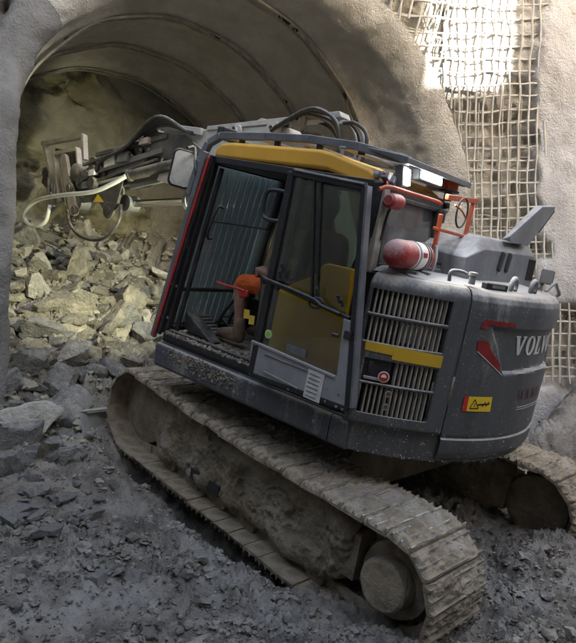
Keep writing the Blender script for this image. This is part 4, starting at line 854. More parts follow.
# ---- lamps, beacon, mirrors, rails
def lamp_head(c, size, name, tilt):
    R_ = Matrix.Rotation(tilt, 3, 'Y'); o = CB(MB().box(c, size, R_), name, 'guard', .012)
    return o, R_
c1 = X_(407, 177, -.66); o, R_ = lamp_head(Vector(c1)+Vector((.035, 0, 0)), (.06, .095, .130), 'work_lamp', .2); SUB(MB().box(Vector(c1)+Vector((-.004, 0, 0)), (.010, .066, .100), R_), 'led_lens', 'led', cab, .006)
c2 = X_(432, 178.5, -.67); o, R_ = lamp_head(Vector(c2)+Vector((.03, 0, .0)), (.055, .36, .075), 'work_lamp', .15); SUB(MB().box(Vector(c2)+Vector((-.003, 0, 0)), (.010, .29, .042), R_), 'led_lens', 'led', cab, .005)
def lamp_light(name, c, d, energy, col, size, ang):
    l = bpy.data.lights.new(name, 'SPOT'); l.energy = energy; l.color = col; l.shadow_soft_size = size; l.spot_size = math.radians(ang); l.spot_blend = .8
    o = bpy.data.objects.new(name, l); COL.objects.link(o); o.parent = cab; o.location = c; o.rotation_euler = Vector(d).to_track_quat('-Z', 'Y').to_euler(); return o
CB(MB().box((-.45, .20, 2.775), (.14, .08, .09)), 'work_lamp', 'guard', .012); CB(MB().box((-.45, .156, 2.775), (.11, .008, .07)), 'led_lens', 'led', .004)
lamp_light('side_lamp_light', (-.45, .12, 2.775), (.04, -1, -.20), 9, (1, .93, .70), .05, 62)
lamp_light('led_light', Vector(c1)+Vector((-.03, 0, 0)), (-.9, .1, -.25), 4, (1, .95, .82), .05, 130); lamp_light('led_light', Vector(c2)+Vector((-.03, 0, 0)), (-.95, 0, -.22), 6, (1, .95, .82), .08, 130)
bcn = CB(MB().lathe([(0, 0), (0, .03), (.05, .03), (.06, .07), (.075, .075), (.075, .06)], Vector(X_(447, 201, -.60)), Vector(X_(447, 201, -.60))+Vector((0, 0, 1)), 24), 'beacon_base', 'black', 0); b1 = Vector(X_(447, 201, -.60))+Vector((0, 0, .075)); SUB(MB().lathe([(0, .06), (.05, .058), (.065, .05), (.07, 0)], b1, b1+Vector((0, 0, 1)), 24), 'beacon_lens', 'beacon', cab)
CB(MB().tube(bez([Vector(X_(447, 203, -.60)), Vector(X_(446, 210, -.60)), Vector(X_(441, 214, -.62))], 5), .022), 'beacon_stalk', 'black', 0); CB(MB().box(X_(441, 216, -.63), (.05, .06, .10)), 'beacon_bracket', 'black', .01)
hr = CB(MB().lathe([(0, 0), (0, .03), (.015, .045), (.11, .05), (.14, .045), (.155, .03), (.155, 0)], Vector(X_(388, 200, -.66)), Vector(X_(405, 204, -.66)), 24), 'horn', 'tankred', 0); CB(MB().tube(bez([X_(391, 207, -.65), X_(387, 216, -.63), X_(384, 228, -.62), X_(381, 240, -.62)], 5), .009), 'wiper_arm', 'black', 0)
for px, py in ((386, 176), (392, 181), (397, 178)): CB(MB().box(X_(px, py, -.60), (.05, .05, .05), Matrix.Rotation(.4, 3, 'X')), 'lamp_bracket', 'guard', .008)
CB(MB().bar(X_(386, 184, -.60), X_(385, 172, -.60), .022, .022, (1, 0, 0)), 'lamp_bracket', 'red', .004)
rail = UP(MB().tube(bez([X_(379, 189, -.64), X_(390, 187, -.66), X_(410, 193, -.67), X_(436, 201, -.70), X_(441, 204, -.70)], 6), .0125), 'safety_rail', 'orange')
def RB_(a, b, w_, h_=None): SUB(MB().bar(a, b, w_, h_ or w_, (1, 0, 0)), 'rail_post', 'orange', rail, .006)
xr_ = -.78
RB_(X_(447, 197, xr_), X_(476, 201, xr_), .038, .03); RB_(X_(474, 200, xr_), X_(460, 256, xr_), .032, .025); RB_(X_(441, 214, xr_), X_(431, 266, xr_), .032, .025); RB_(X_(434, 228, xr_), X_(463, 236, xr_), .022)
mr_c = X_(462, 213, -.84); mo = UP(MB().tube([Vector(mr_c)+Vector((.0, .088*math.cos(a), .098*math.sin(a))) for a in np.linspace(0, 2*PI, 36)], .0065, 8), 'cable_ring', 'black')
SUB(MB().tube(bez([X_(455, 205, -.84), X_(462, 211, -.85), X_(466, 219, -.84)], 6), .006), 'cable', 'orange', mo)
# door mirror ahead of the cab
mc = Vector((1.33, 1.125, 2.575)); mn = Vector((-.80, .60, -.02)).normalized(); mu = Vector((-.12, -.02, 1)); mu = (mu-mn*mu.dot(mn)).normalized(); ms_ = mu.cross(mn)
def rr_poly(w_, h_, r_, off):
    out = []
    for cx_, cy_, a0 in ((w_-r_, h_-r_, 0), (-w_+r_, h_-r_, PI/2), (-w_+r_, -h_+r_, PI), (w_-r_, -h_+r_, 1.5*PI)):
        for k in range(6): a = a0+PI/2*k/5; out.append(mc+mn*off+ms_*(cx_+r_*math.cos(a))+mu*(cy_+r_*math.sin(a)))
    return out
dm = UP(MB().prism(rr_poly(.098, .155, .05, -.045), mn*.05), 'door_mirror', 'black', .012); SUB(MB().prism(rr_poly(.083, .138, .042, .0055), mn*.004), 'mirror_face', 'mirror', dm)
SUB(MB().tube(bez([mc+mu*.17-ms_*.0, mc+mu*.19+ms_*.06+mn*(-.05), Vector((1.14, 1.17, 2.62)), Vector((1.08, 1.18, 2.50))], 6), .012), 'mirror_arm', 'black', dm)
# front work lamps on the roof guard
for y_ in (.95,):
    c = (1.07, y_, 2.90); o = CB(MB().box(c, (.08, .15, .10)), 'work_lamp', 'black', .012); CB(MB().box((1.113, y_, 2.90), (.008, .12, .075)), 'lamp_lens', 'lamp', .004)

# ---- boom, arm and attachment
def V2(x_, z_, y_=0.): return (x_, y_, z_)
def plate(poly, y0, y1): return MB().prism([(x_, y0, z_) for x_, z_ in poly], (0, y1-y0, 0))
lb_ = UP(plate([(.18, 1.45), (.55, 1.40), (.82, 2.2), (1.10, 2.80), (.95, 2.97), (.70, 2.95), (.34, 2.2)], -.17, .17), 'lower_boom', 'boom', .02)
bm_ = UP(plate([(.72, 2.98), (1.12, 3.02), (1.22, 3.155), (1.35, 3.14), (2.10, 3.065), (2.78, 3.03), (3.02, 2.90), (2.92, 2.74), (2.10, 2.66), (1.3, 2.72), (.80, 2.82)], -.16, .16), 'upper_boom', 'boom', .015)
SUB(plate([(.55, 3.240), (.58, 3.290), (2.16, 3.088), (2.16, 3.045)], .02, .175), 'top_flange', 'boom', bm_, .006)
for px, py, r_ in ((235, 131, .07), (261, 126, .078), (272, 130, .085), (298, 121, .078)):
    c = Y(px, py, .205 if px != 261 else -.15); SUB(MB().lathe([(0, 0), (0, r_), (.03, r_), (.035, r_*.5), (.05, r_*.45), (.05, 0)], (c[0], c[1]-.03, c[2]), (c[0], c[1]+1, c[2]), 28), 'lug', 'boom', bm_); SUB(MB().lathe([(0, 0), (.0, .018), (.01, .018), (.01, 0)], (c[0], c[1]+.02, c[2]+.02), (c[0], c[1]+1, c[2]+.02), 14), 'pin', 'black', bm_)
SUB(MB().lathe([(0, 0), (0, .07), (.10, .07), (.10, .085), (.16, .085), (.16, 0)], (.86, .10, 2.94), (.86, .10, 4), 22), 'pipe_flange', 'guard', bm_)
for k in range(9):
    y_ = .02+.036*k; SUB(MB().tube(bez([(1.55-.05*k, y_, 3.03+.008*k), (1.25-.05*k, y_+.02, 3.16+.010*k), (.98-.04*k, y_+.03, 3.225+.016*(k % 3)), (.72-.03*k, y_+.02, 3.16+.022*(k % 2)), (.58-.02*k, y_, 2.96), (.54-.02*k, y_-.02, 2.6)], 9), .0135 if k % 2 else .0165, 10), 'hydraulic_hose', 'hose' if k != 4 else 'hosegrey', bm_)
for k in range(4): SUB(MB().tube(bez([(.64-.07*k, .14+.05*k, 3.17), (.50-.07*k, .16+.05*k, 3.20-.012*k), (.36-.06*k, .17+.04*k, 3.05), (.33-.04*k, .17+.04*k, 2.7)], 9), .0155, 10), 'hydraulic_hose', 'hose' if k % 2 else 'hosegrey', bm_)
SUB(MB().box((.93, .02, 2.05), (.10, .16, .12)), 'work_lamp', 'black', lb_, .012); SUB(MB().box((.984, .02, 2.05), (.008, .13, .09)), 'lamp_lens', 'lamp', lb_, .004)
bl = lamp_light('boom_lamp_light', (1.03, .02, 2.05), (1, .08, -.10), 72, (1, .97, .64), .05, 74); bl.parent = lb_
# white side rail of the boom and second link toward the arm
SUB(plate([(2.2, 3.06), (2.95, 3.09), (3.02, 3.03), (2.2, 2.99)], .17, .21), 'boom_stiffener', 'boom', bm_, .006)
SUB(plate([(2.10, 2.83), (2.45, 2.98), (3.05, 2.99), (3.20, 2.86), (3.0, 2.74), (2.5, 2.72)], .165, .20), 'link_plate', 'armdark', bm_, .008)
# arm
arm = UP(plate([(2.75, 2.98), (3.02, 3.02), (3.35, 2.88), (4.30, 2.46), (4.42, 2.30), (4.30, 2.18), (3.30, 2.40), (2.85, 2.66)], -.14, .14), 'arm', 'armdark', .015)
def cylr(a, b, r_, fr, par, name='hydraulic_cylinder', m='armdark'):
    a, b = Vector(a), Vector(b); d = (b-a); L0 = d.length; o = MB().lathe([(0, 0), (0, r_), (.03, r_*1.08), (.06, r_), (L0*fr-.05, r_), (L0*fr-.05, r_*1.15), (L0*fr, r_*1.15), (L0*fr, r_*.5)], a, b, 24).build(name, m); sub(o, par)
    sub(MB().tube([a+d*fr, b], r_*.5, 14).build('piston_rod', 'chrome'), par)
    for q_ in (a, b): sub(MB().lathe([(0, 0), (0, r_*1.1), (.16, r_*1.1), (.16, 0)], q_-Vector((0, .08, 0)), q_+Vector((0, 1, 0)), 20).build('cylinder_eye', m), par)
    return o
cylr((1.55, .0, 2.46), (3.45, .0, 2.17), .085, .48, arm, m='guard'); cylr((2.95, .10, 2.93), (4.05, .10, 2.55), .075, .62, arm); cylr((2.35, .19, 2.72), (3.9, .19, 2.33), .06, .6, arm)
cylr((3.05, -.10, 3.05), (3.95, -.10, 2.68), .07, .6, arm)
for x_, z_, r_ in ((3.02, 2.88, .12), (3.42, 2.66, .10), (4.26, 2.33, .11), (3.62, 2.05, .10), (3.20, 2.78, .07)): SUB(MB().lathe([(0, 0), (0, r_*.8), (.015, r_), (.045, r_), (.05, r_*.85), (.05, r_*.5), (.065, r_*.45), (.065, 0)], (x_, .135, z_), (x_, 1, z_), 26), 'pivot_boss', 'armdark', arm)
SUB(plate([(3.35, 2.62), (3.70, 2.50), (3.86, 2.15), (3.62, 1.96), (3.48, 2.10)], .14, .18), 'link_plate', 'armdark', arm, .01); SUB(plate([(3.80, 2.52), (4.12, 2.47), (4.02, 2.22), (3.74, 2.24)], .15, .17), 'link_plate', 'armdark', arm, .008)
SUB(plate([(3.55, 2.70), (3.76, 2.66), (3.72, 2.52), (3.52, 2.58)], .15, .24), 'valve_block', 'white', arm, .01)
SUB(plate([(3.05, 2.72), (3.55, 2.52), (3.50, 2.42), (3.05, 2.58)], .15, .19), 'link_plate', 'guard', arm, .008)
tri = [Y(93, 202, .19), Y(104, 202, .19), Y(98, 194, .19)]; SUB(MB().prism(tri, (0, .002, 0)), 'warning_triangle', 'signyel', arm)
for (a_, b_, w_, h_, y_, m_) in (((2.70, 2.955), (3.95, 2.66), .05, .03, .205, 'armdark'), ((2.75, 2.80), (4.15, 2.40), .06, .03, .21, 'guard'), ((2.80, 2.70), (4.05, 2.30), .03, .03, .215, 'armdark'), ((3.30, 2.80), (4.20, 2.52), .035, .03, .20, 'armdark'), ((3.70, 2.62), (4.28, 2.30), .08, .02, .21, 'armdark'), ((3.40, 2.30), (4.20, 2.10), .07, .03, .15, 'armdark'), ((2.35, 2.60), (3.30, 2.36), .05, .04, .14, 'guard')):
    SUB(MB().bar((a_[0], y_, a_[1]), (b_[0], y_, b_[1]), w_, h_), 'arm_rail', m_, arm, .006)
for k in range(9): SUB(MB().lathe([(0, 0), (0, .018), (.014, .016), (.016, 0)], (2.95+.14*k, .225, 2.79-.043*k+.03*(k % 2)), (2.95+.14*k, 1, 2.79-.043*k+.03*(k % 2)), 8), 'bolt', 'steel', arm)
for a_, b_, y_, m_ in (((3.28, 2.74), (3.46, 2.60), .235, 'guard'), ((3.86, 2.50), (3.98, 2.40), .235, 'white'), ((2.95, 2.92), (3.10, 2.82), .235, 'bone'), ((4.02, 2.34), (4.12, 2.24), .225, 'guard')): SUB(plate([(a_[0], a_[1]), (b_[0], a_[1]-.03), (b_[0], b_[1]), (a_[0], b_[1]+.03)], y_-.03, y_+.03), 'clamp_block', m_, arm, .008)
SUB(plate([(2.20, 2.62), (2.75, 2.66), (2.80, 2.48), (2.30, 2.44)], .15, .19), 'link_plate', 'bone', arm, .008)
# hose bundles on the arm
for k in range(4): SUB(MB().tube(bez([(2.3, .2+.03*k, 3.0), (2.8, .22+.03*k, 3.06+.02*k), (3.3, .2+.03*k, 2.86-.03*k), (3.75, .17+.03*k, 2.60), (4.0, .16+.02*k, 2.40-.04*k)], 8), .02, 8), 'hydraulic_hose', 'hose', arm)
SUB(MB().tube(bez([Y(126, 176, .25), Y(112, 184, .3), Y(92, 192, .35), Y(62, 195, .4), Y(38, 200, .4), Y(26, 210, .4), Y(25, 220, .38), Y(33, 226, .35), Y(45, 222, .3), Y(50, 205, .25)], 8), .026, 10), 'hydraulic_hose', 'hosewhite', arm)
SUB(MB().tube(bez([Y(67, 210, .15), Y(70, 224, .2), Y(80, 236, .25), Y(98, 240, .28), Y(112, 232, .25), Y(120, 218, .2), Y(121, 205, .15)], 8), .02, 10), 'hydraulic_hose', 'hose', arm)
# coupler bracket with bucket links
cp = UP(plate([(4.20, 2.42), (4.62, 2.62), (4.86, 2.45), (4.82, 2.02), (4.55, 1.92), (4.30, 2.12)], -.16, .02), 'coupler', 'armdark', .012)
def link_arm(a, b, r_, y_, name, m):
    a, b = Vector((a[0], y_, a[1])), Vector((b[0], y_, b[1])); d = (b-a).normalized(); n_ = Vector((-d.z, 0, d.x)); pts = []
    for c, s0 in ((b, 0), (a, PI)):
        for k in range(11): t_ = -PI/2+PI*k/10+s0; pts.append(c+d*(r_*math.cos(t_))+n_*(r_*math.sin(t_)))
    SUB(MB().prism(pts, (0, .05, 0)), name, m, cp, .008)
def xz(px, py, y_): q_ = Y(px, py, y_); return (q_[0], q_[2])
link_arm(xz(66, 160, .10), xz(71, 188, .10), .075, .10, 'bucket_link', 'bone'); link_arm(xz(70, 182, .16), xz(76, 210, .16), .075, .16, 'bucket_link', 'bone')
for px_, py_ in ((71, 188), (76, 210)): x_, z_ = xz(px_, py_, .2); SUB(MB().lathe([(0, 0), (0, .06), (.03, .06), (.035, .04), (.05, .04), (.05, 0)], (x_, .20, z_), (x_, 1, z_), 22), 'pin', 'armdark', cp)
SUB(MB().lathe([(0, 0), (0, .11), (.18, .11), (.20, .08), (.20, 0)], (4.36, .02, 2.42), (4.36, 1, 2.42), 26), 'pivot_boss', 'armdark', cp); SUB(MB().lathe([(0, 0), (0, .09), (.16, .09), (.16, 0)], (4.30, .02, 2.06), (4.30, 1, 2.06), 26), 'pivot_boss', 'guard', cp)
def frame(x0, x1, zt, zb_, y_, w_, m):
    for a, b in (((x0, zb_), (x0+.05, zt)), ((x0+.05, zt), (x1, zt+.03)), ((x1, zt+.03), (x1-.02, zt-.14))): SUB(MB().bar((a[0], y_, a[1]), (b[0], y_, b[1]), w_, .09), 'mount_plate', m, cp, .01)
for pts_, y_, w_ in ((((45, 143), (56, 197)), -.05, .06), (((43, 144), (84, 136)), -.05, .06), (((84, 135), (85, 160)), -.05, .06), (((55, 154), (61, 202)), .06, .05), (((55, 154), (78, 149)), .06, .05), (((78, 149), (80, 170)), .06, .04), (((62, 168), (68, 205)), .10, .035)):
    a_, b_ = Y(*pts_[0], y_), Y(*pts_[1], y_); SUB(MB().bar(a_, b_, w_, .07), 'mount_plate', 'bonepale', cp, .008)
SUB(plate([(4.72, 2.68), (5.36, 2.70), (5.34, 2.28), (5.0, 2.0), (4.8, 2.0)], -.12, -.08), 'mount_plate', 'armdark', cp, .008)
SUB(MB().tube(bez([(5.02, .16, 2.30), (4.98, .16, 2.05), (4.94, .16, 1.86), (4.86, .16, 1.86), (4.82, .16, 2.02), (4.86, .16, 2.2)], 6), .022), 'grab_loop', 'guard', cp)
SUB(MB().lathe([(0, 0), (0, .08), (.3, .08), (.3, 0)], (5.42, -.3, 2.35), (5.42, 0, 2.35), 6), 'tool_shank', 'armdark', cp); SUB(plate([(5.30, 2.5), (5.62, 2.42), (5.66, 2.2), (5.42, 2.1)], -.2, -.1), 'tool_plate', 'armdark', cp, .01)

# ------------------------------------------------------------------ fire extinguisher strapped behind the cab
fx = empty('fire_extinguisher', MS @ Matrix.Translation((-.76, 1.02, 2.15))); tag(fx, 'dusty red fire extinguisher lying strapped across the hood behind the cab', 'fire extinguisher')
def FX(mb, name, m, **k): return mb.build(name, m, fx, **k)
FX(MB().lathe([(0, 0), (0, .03), (.012, .06), (.04, .082), (.07, .088), (.40, .088), (.43, .08), (.455, .05), (.47, .03), (.50, .028), (.50, 0)], (0, .22, .10), (0, -1, .10), 40), 'cylinder', 'tankred')
FX(MB().lathe([(0, .0885), (.001, .0895), (.13, .0895), (.131, .0885)], (0, .02, .10), (0, -1, .10), 40), 'label_band', 'white'); FX(MB().box((-.086, -.06, .115), (.012, .05, .03)), 'label_mark', 'red')
for y_ in (.0, -.12, -.155): FX(MB().lathe([(0, .090), (0, .0935), (.014, .0935), (.014, .090)], (0, y_, .10), (0, -1, .10), 40), 'strap', 'steel')
FX(MB().bar((.10, .02, .0), (-.10, .02, .0), .03, .02, (0, 0, 1)), 'bracket', 'guard'); FX(MB().bar((.10, -.15, .0), (-.10, -.15, .0), .03, .02, (0, 0, 1)), 'bracket', 'guard')
FX(MB().tube(bez([(0, -.28, .10), (-.02, -.30, .15), (-.05, -.27, .18), (-.09, -.22, .10), (-.09, -.20, .02)], 6), .009), 'hose', 'hosegrey'); FX(MB().bar((0, -.27, .12), (0, -.30, .19), .02, .02, (1, 0, 0)), 'valve_lever', 'steel')

# ------------------------------------------------------------------ the operator in the cab
def person():
    C = []
    def cap(a, ra, b, rb, reg): C.append((np.array(a), ra, np.array(b), rb, reg))
    y0 = .76
    cap((.06, y0-.06, 1.83), .125, (.06, y0+.06, 1.83), .125, 'shorts'); cap((.06, y0, 1.86), .135, (.04, y0, 2.02), .125, 'shirt'); cap((.04, y0, 2.02), .125, (.05, y0, 2.18), .135, 'shirt')
    cap((.05, y0-.10, 2.12), .10, (.05, y0+.10, 2.12), .10, 'shirt'); cap((.05, y0-.16, 2.235), .062, (.05, y0+.16, 2.235), .062, 'shirt')
    cap((.06, y0, 2.27), .058, (.09, y0, 2.38), .052, 'skin')
    cap((.10, y0, 2.43), .078, (.115, y0, 2.50), .086, 'head'); cap((.075, y0, 2.47), .075, (.095, y0, 2.51), .08, 'head'); cap((.15, y0, 2.385), .035, (.145, y0, 2.43), .05, 'head')
    cap((.196, y0, 2.462), .010, (.215, y0, 2.435), .015, 'head')                                   # nose
    cap((.192, y0-.018, 2.405), .009, (.192, y0+.018, 2.405), .009, 'lips')
    for s in (-1, 1): cap((.10, y0+s*.085, 2.47), .016, (.098, y0+s*.087, 2.44), .012, 'head')      # ears
    for s, yk, yh in ((1, .95, .85), (-1, .58, .67)):
        cap((.09, yh, 1.80), .098, (.40, (yh+yk)/2, 1.80), .086, 'shorts'); cap((.40, (yh+yk)/2, 1.80), .086, (.62, yk, 1.785), .070, 'shorts')
        cap((.62, yk, 1.775), .062, (.66, yk, 1.745), .056, 'skin'); cap((.655, yk, 1.74), .054, (.625, yk, 1.60), .049, 'skin'); cap((.625, yk, 1.60), .049, (.60, yk, 1.45), .036, 'skin')
        cap((.60, yk, 1.47), .050, (.585, yk, 1.36), .050, 'boot'); cap((.575, yk, 1.345), .042, (.79, yk-.01, 1.335), .040, 'boot'); cap((.66, yk, 1.375), .045, (.77, yk, 1.345), .042, 'boot')
    for s, ye, yw in ((1, 1.02, 1.055), (-1, .46, .44)):
        sh = (.05, y0+s*.19, 2.225); el = (.06, ye, 1.96); wr_ = (.30, yw, 1.915)
        cap(sh, .062, (.05, (y0+s*.19+ye)/2, 2.09), .052, 'shirt'); cap((.05, (y0+s*.19+ye)/2, 2.09), .046, el, .042, 'skin'); cap(el, .042, (.15, (ye+yw)/2, 1.935), .041, 'skin'); cap((.15, (ye+yw)/2, 1.935), .041, wr_, .028, 'skin')
        cap(wr_, .027, (.37, yw, 1.918), .034, 'skin'); cap((.335, yw, 1.92), .028, (.385, yw+.012*s, 1.925), .030, 'skin')
        for k in range(4):                                                                            # fingers closed round the stick
            z_ = 1.938-.019*k; r_ = .0095-.0006*k; b0_ = (.385, yw+.028*s, z_); b1_ = (.418-.002*k, yw+.018*s, z_-.004); b2_ = (.424-.003*k, yw-.010*s, z_-.008); b3_ = (.404, yw-.026*s, z_-.010)
            cap(b0_, r_, b1_, r_, 'skin'); cap(b1_, r_, b2_, r_*.95, 'skin'); cap(b2_, r_*.95, b3_, r_*.85, 'skin')
        cap((.345, yw-.022*s, 1.925), .013, (.375, yw-.034*s, 1.945), .011, 'skin'); cap((.375, yw-.034*s, 1.945), .011, (.402, yw-.022*s, 1.952), .009, 'skin')
    mb = MB()
    for a, ra, b, rb, reg in C:
        va, vb = Vector(a), Vector(b); d = (vb-va).normalized(); pts = []; rs = []
        for k in range(5): t = -PI/2+PI/2*k/4.; pts.append(va+d*(ra*math.sin(t))); rs.append(max(ra*math.cos(t), .0008))
        for k in range(5): t = PI/2*k/4.; pts.append(vb+d*(rb*math.sin(t))); rs.append(max(rb*math.cos(t), .0008))
        mb.tube(pts, rs, 14, True)
    o = mb.build('person', 'skin'); r = o.modifiers.new('r', 'REMESH'); r.mode = 'VOXEL'; r.voxel_size = .0065; sm_ = o.modifiers.new('s', 'SMOOTH'); sm_.iterations = 3
    dg = bpy.context.evaluated_depsgraph_get(); me = bpy.data.meshes.new_from_object(o.evaluated_get(dg)); bpy.data.objects.remove(o)
    n = len(me.vertices); co = np.zeros(n*3); me.vertices.foreach_get('co', co); co = co.reshape(-1, 3); best = np.full(n, 9.); reg = np.zeros(n, int); names = ['skin', 'head', 'lips', 'shirt', 'shorts', 'boot']
    for a, ra, b, rb, rg in C:
        d = b-a; t = np.clip(((co-a) @ d)/(d @ d), 0, 1); ds = np.linalg.norm(co-a-t[:, None]*d, axis=1)-(ra+(rb-ra)*t); m_ = ds < best; best[m_] = ds[m_]; reg[m_] = names.index(rg)
    hairm = (reg == 1) & ((co[:, 2] > 2.515-.25*(.13-co[:, 0])*(co[:, 0] < .13)) & (co[:, 0] < .165) | (co[:, 0] < .055))
    mi = np.array([0, 0, 1, 2, 2, 3])[reg]; mi[hairm] = 4
    # sleeves and torso: orange shirt, orange shorts
    me.materials.clear()
    for m_ in ('skin', 'decalred2', 'hivis', 'boot', 'hair'): me.materials.append(M[m_])
    pm = np.array([np.bincount(mi[list(p.vertices)], minlength=5).argmax() for p in me.polygons]); me.polygons.foreach_set('material_index', pm); me.polygons.foreach_set('use_smooth', [True]*len(me.polygons))
    me.transform(Matrix.Translation((-.06, -.76, -1.70)))
    po = link('person', me); po.matrix_world = MS @ Matrix.Translation((.06, .76, 1.70))
    tag(po, 'person in orange shorts and muddy boots seated in the cab, hand on the joystick', 'person')
    of = Vector((-.06, -.76, -1.70))
    for s in (-1, 1): MB().lathe([(0, 0), (.002, .006), (.006, .009), (.010, .006), (.012, 0)], Vector((.184, y0+s*.031, 2.468))+of, Vector((1, y0+s*.031, 2.468))+of, 12).build('eye', 'blackink', po)
    MB().lathe([(0, .030), (0, .036), (.024, .036), (.024, .030)], Vector((.268, 1.051, 1.917))+of, Vector((.6, 1.06, 1.913))+of, 20).build('watch', 'black', po); MB().box(Vector((.28, 1.091, 1.922))+of, (.030, .010, .030)).build('watch_face', 'steel', po)
    MB().lathe([(0, .040), (0, .047), (.05, .045), (.05, .038)], Vector((.17, 1.045, 1.932))+of, Vector((.6, 1.06, 1.905))+of, 20).build('cuff', 'signyel', po)
person()

# ------------------------------------------------------------------ rubble
def ico(n):
    bm = bmesh.new(); bmesh.ops.create_icosphere(bm, subdivisions=n, radius=1); bm.verts.ensure_lookup_table()
    v = np.array([q.co[:] for q in bm.verts]); f = [[w_.index for w_ in q.verts] for q in bm.faces]; bm.free(); return v, f
IV, IF = ico(5); JV, JF = ico(2); JF = np.array(JF); KV, KF = ico(1); KF = np.array(KF)
def facet(V, rng, n=13, lo=.45, hi=.95):
    N = rng.normal(size=(n, 3)); N /= np.linalg.norm(N, axis=1, keepdims=True); N = np.concatenate([N, np.eye(3), -np.eye(3)]); h = np.concatenate([rng.uniform(lo, hi, n), rng.uniform(.7, 1., 6)])
    d = V @ N.T; r = np.where(d > 1e-3, h/np.maximum(d, 1e-3), 9.).min(1); return V*r[:, None]
ROCKS = []
def rock_mesh(k, m, asp):
    rng = np.random.default_rng(100+k); v = facet(IV, rng, 7+k % 5)
    d = IV; v = v*np.array(asp)
    v = v+d*(.07*fbm(v*1.6+k*5, 3, 400+k)+.035*fbm(v*6+k, 3, 420))[:, None]
    v = v - d*(.05*np.maximum(0, np.abs(noise(v*2.2+k, 440))-.25))[:, None]
    me = bpy.data.meshes.new('rock'); me.from_pydata(v.tolist(), [], IF); return finish(me, m, True, 24)
ASP = [(1, .8, .62), (1, .65, .42), (1, .9, .75), (1, .55, .32), (1, .75, .5), (1, .7, .65)]
RM = [rock_mesh(k, 'rock' if k < 9 else 'rockgrey' if k < 14 else 'rockpale', ASP[k % 6]) for k in range(16)]; RD = [rock_mesh(30+k, 'slate', ASP[k % 6]) for k in range(5)]
def pix(px, py):
    """where the view line of a pixel meets the ground"""
    d = np.array([(px-288)/FPX, 1., -(py-321.5)/FPX]); k = np.linspace(1.5, 9.3, 900); p_ = np.array([0, 0, CAM_H])+k[:, None]*d
    h_ = base_h(p_[:, 0], p_[:, 1]); i_ = np.argmax(p_[:, 2] < h_); return p_[i_], k[i_]
def put_rock(me, loc, sc, rot, label, group):
    o = link('rock', me); o.matrix_world = Matrix.Translation(loc) @ rot.to_4x4() @ Matrix.Diagonal((*sc, 1)); tag(o, label, 'rock', group); return o
SPEC = [(44, 262, 17, 34, 24, 0, 'tall pale slab standing at the top of the rubble beside the pillar'),
 (63, 312, 13, 31, 8, 1, 'narrow upright tan rock left of the blocky boulder in mid rubble'),
 (76, 330, 42, 33, -8, 2, 'blocky tan boulder in mid rubble above the long flat slab'),
 (66, 353, 68, 25, 6, 4, 'long flat tan slab lying across the middle of the rubble'),
 (106, 326, 52, 44, -30, 0, 'big angular tan boulder with a smooth face, left of the cab front'),
 (146, 321, 18, 38, 10, 5, 'pointed pale rock standing beside the red strip of the cab'),
 (141, 354, 38, 30, 20, 2, 'rounded boulder between the track front and the cab front corner'),
 (91, 366, 32, 20, 12, 4, 'wedge-shaped rock just above the pale white stone'),
 (62, 398, 44, 60, -28, 1, 'large grey slab dipping toward the steel beam'),
 (99, 391, 32, 24, 14, 3, 'near-white angular stone touching the front of the track'),
 (80, 377, 40, 24, 22, 5, 'dark triangular rock below the long flat slab'),
 (46, 457, 60, 30, 5, 1, 'broad flat grey slab left of the steel beam'),
 (8, 462, 36, 40, 10, 2, 'grey boulder at the left edge under the pillar'),
 (22, 430, 46, 17, -6, 4, 'thin bluish slab beside the pillar foot'),
 (33, 352, 34, 13, 4, 4, 'thin tan slab left of the long flat slab'),
 (28, 481, 26, 22, 0, 2, 'rounded grey stone in front of the broad flat slab'),
 (22, 378, 40, 15, -26, 3, 'narrow slanting rock beside the pillar in lower rubble'),
 (128, 300, 40, 24, 6, 5, 'tan rock below the dark rock face, left of the cab'),
 (30, 318, 34, 24, -12, 2, 'chunky tan rock beside the pillar in mid rubble'),
 (60, 285, 44, 22, -35, 1, 'sloping tan slab below the tall pale slab'),
 (118, 284, 46, 18, 4, 4, 'flat brown rock at the foot of the rock face')]
for k, (px, py, w_, h_, tilt, mi_, lab) in enumerate(SPEC):
    p_, dep = pix(px, py+h_*.35); sx, sz = w_*dep/FPX/2, h_*dep/FPX/2; rng = np.random.default_rng(700+k); v0 = RM[14 if 'white' in lab or 'pale' in lab else 9+k % 5 if 'grey' in lab or 'bluish' in lab or 'dark' in lab else (k*5+mi_) % 9]
    ex_ = np.array([v.co[:] for v in v0.vertices]); ext = np.abs(ex_).max(0)
    R_ = Matrix.Rotation(math.radians(-tilt), 3, 'Y') @ Matrix.Rotation(random.uniform(-.2, .2), 3, 'X') @ Matrix.Rotation(random.choice((0, PI))+random.uniform(-.15, .15), 3, 'Z')
    put_rock(v0, Vector(p_)+Vector((0, .3*sx, sz*.35)), (sx/ext[0], max(.7*sx, .9*sz)/ext[1]*.9, sz/ext[2]), R_, lab, 'rocks of the rubble pile')
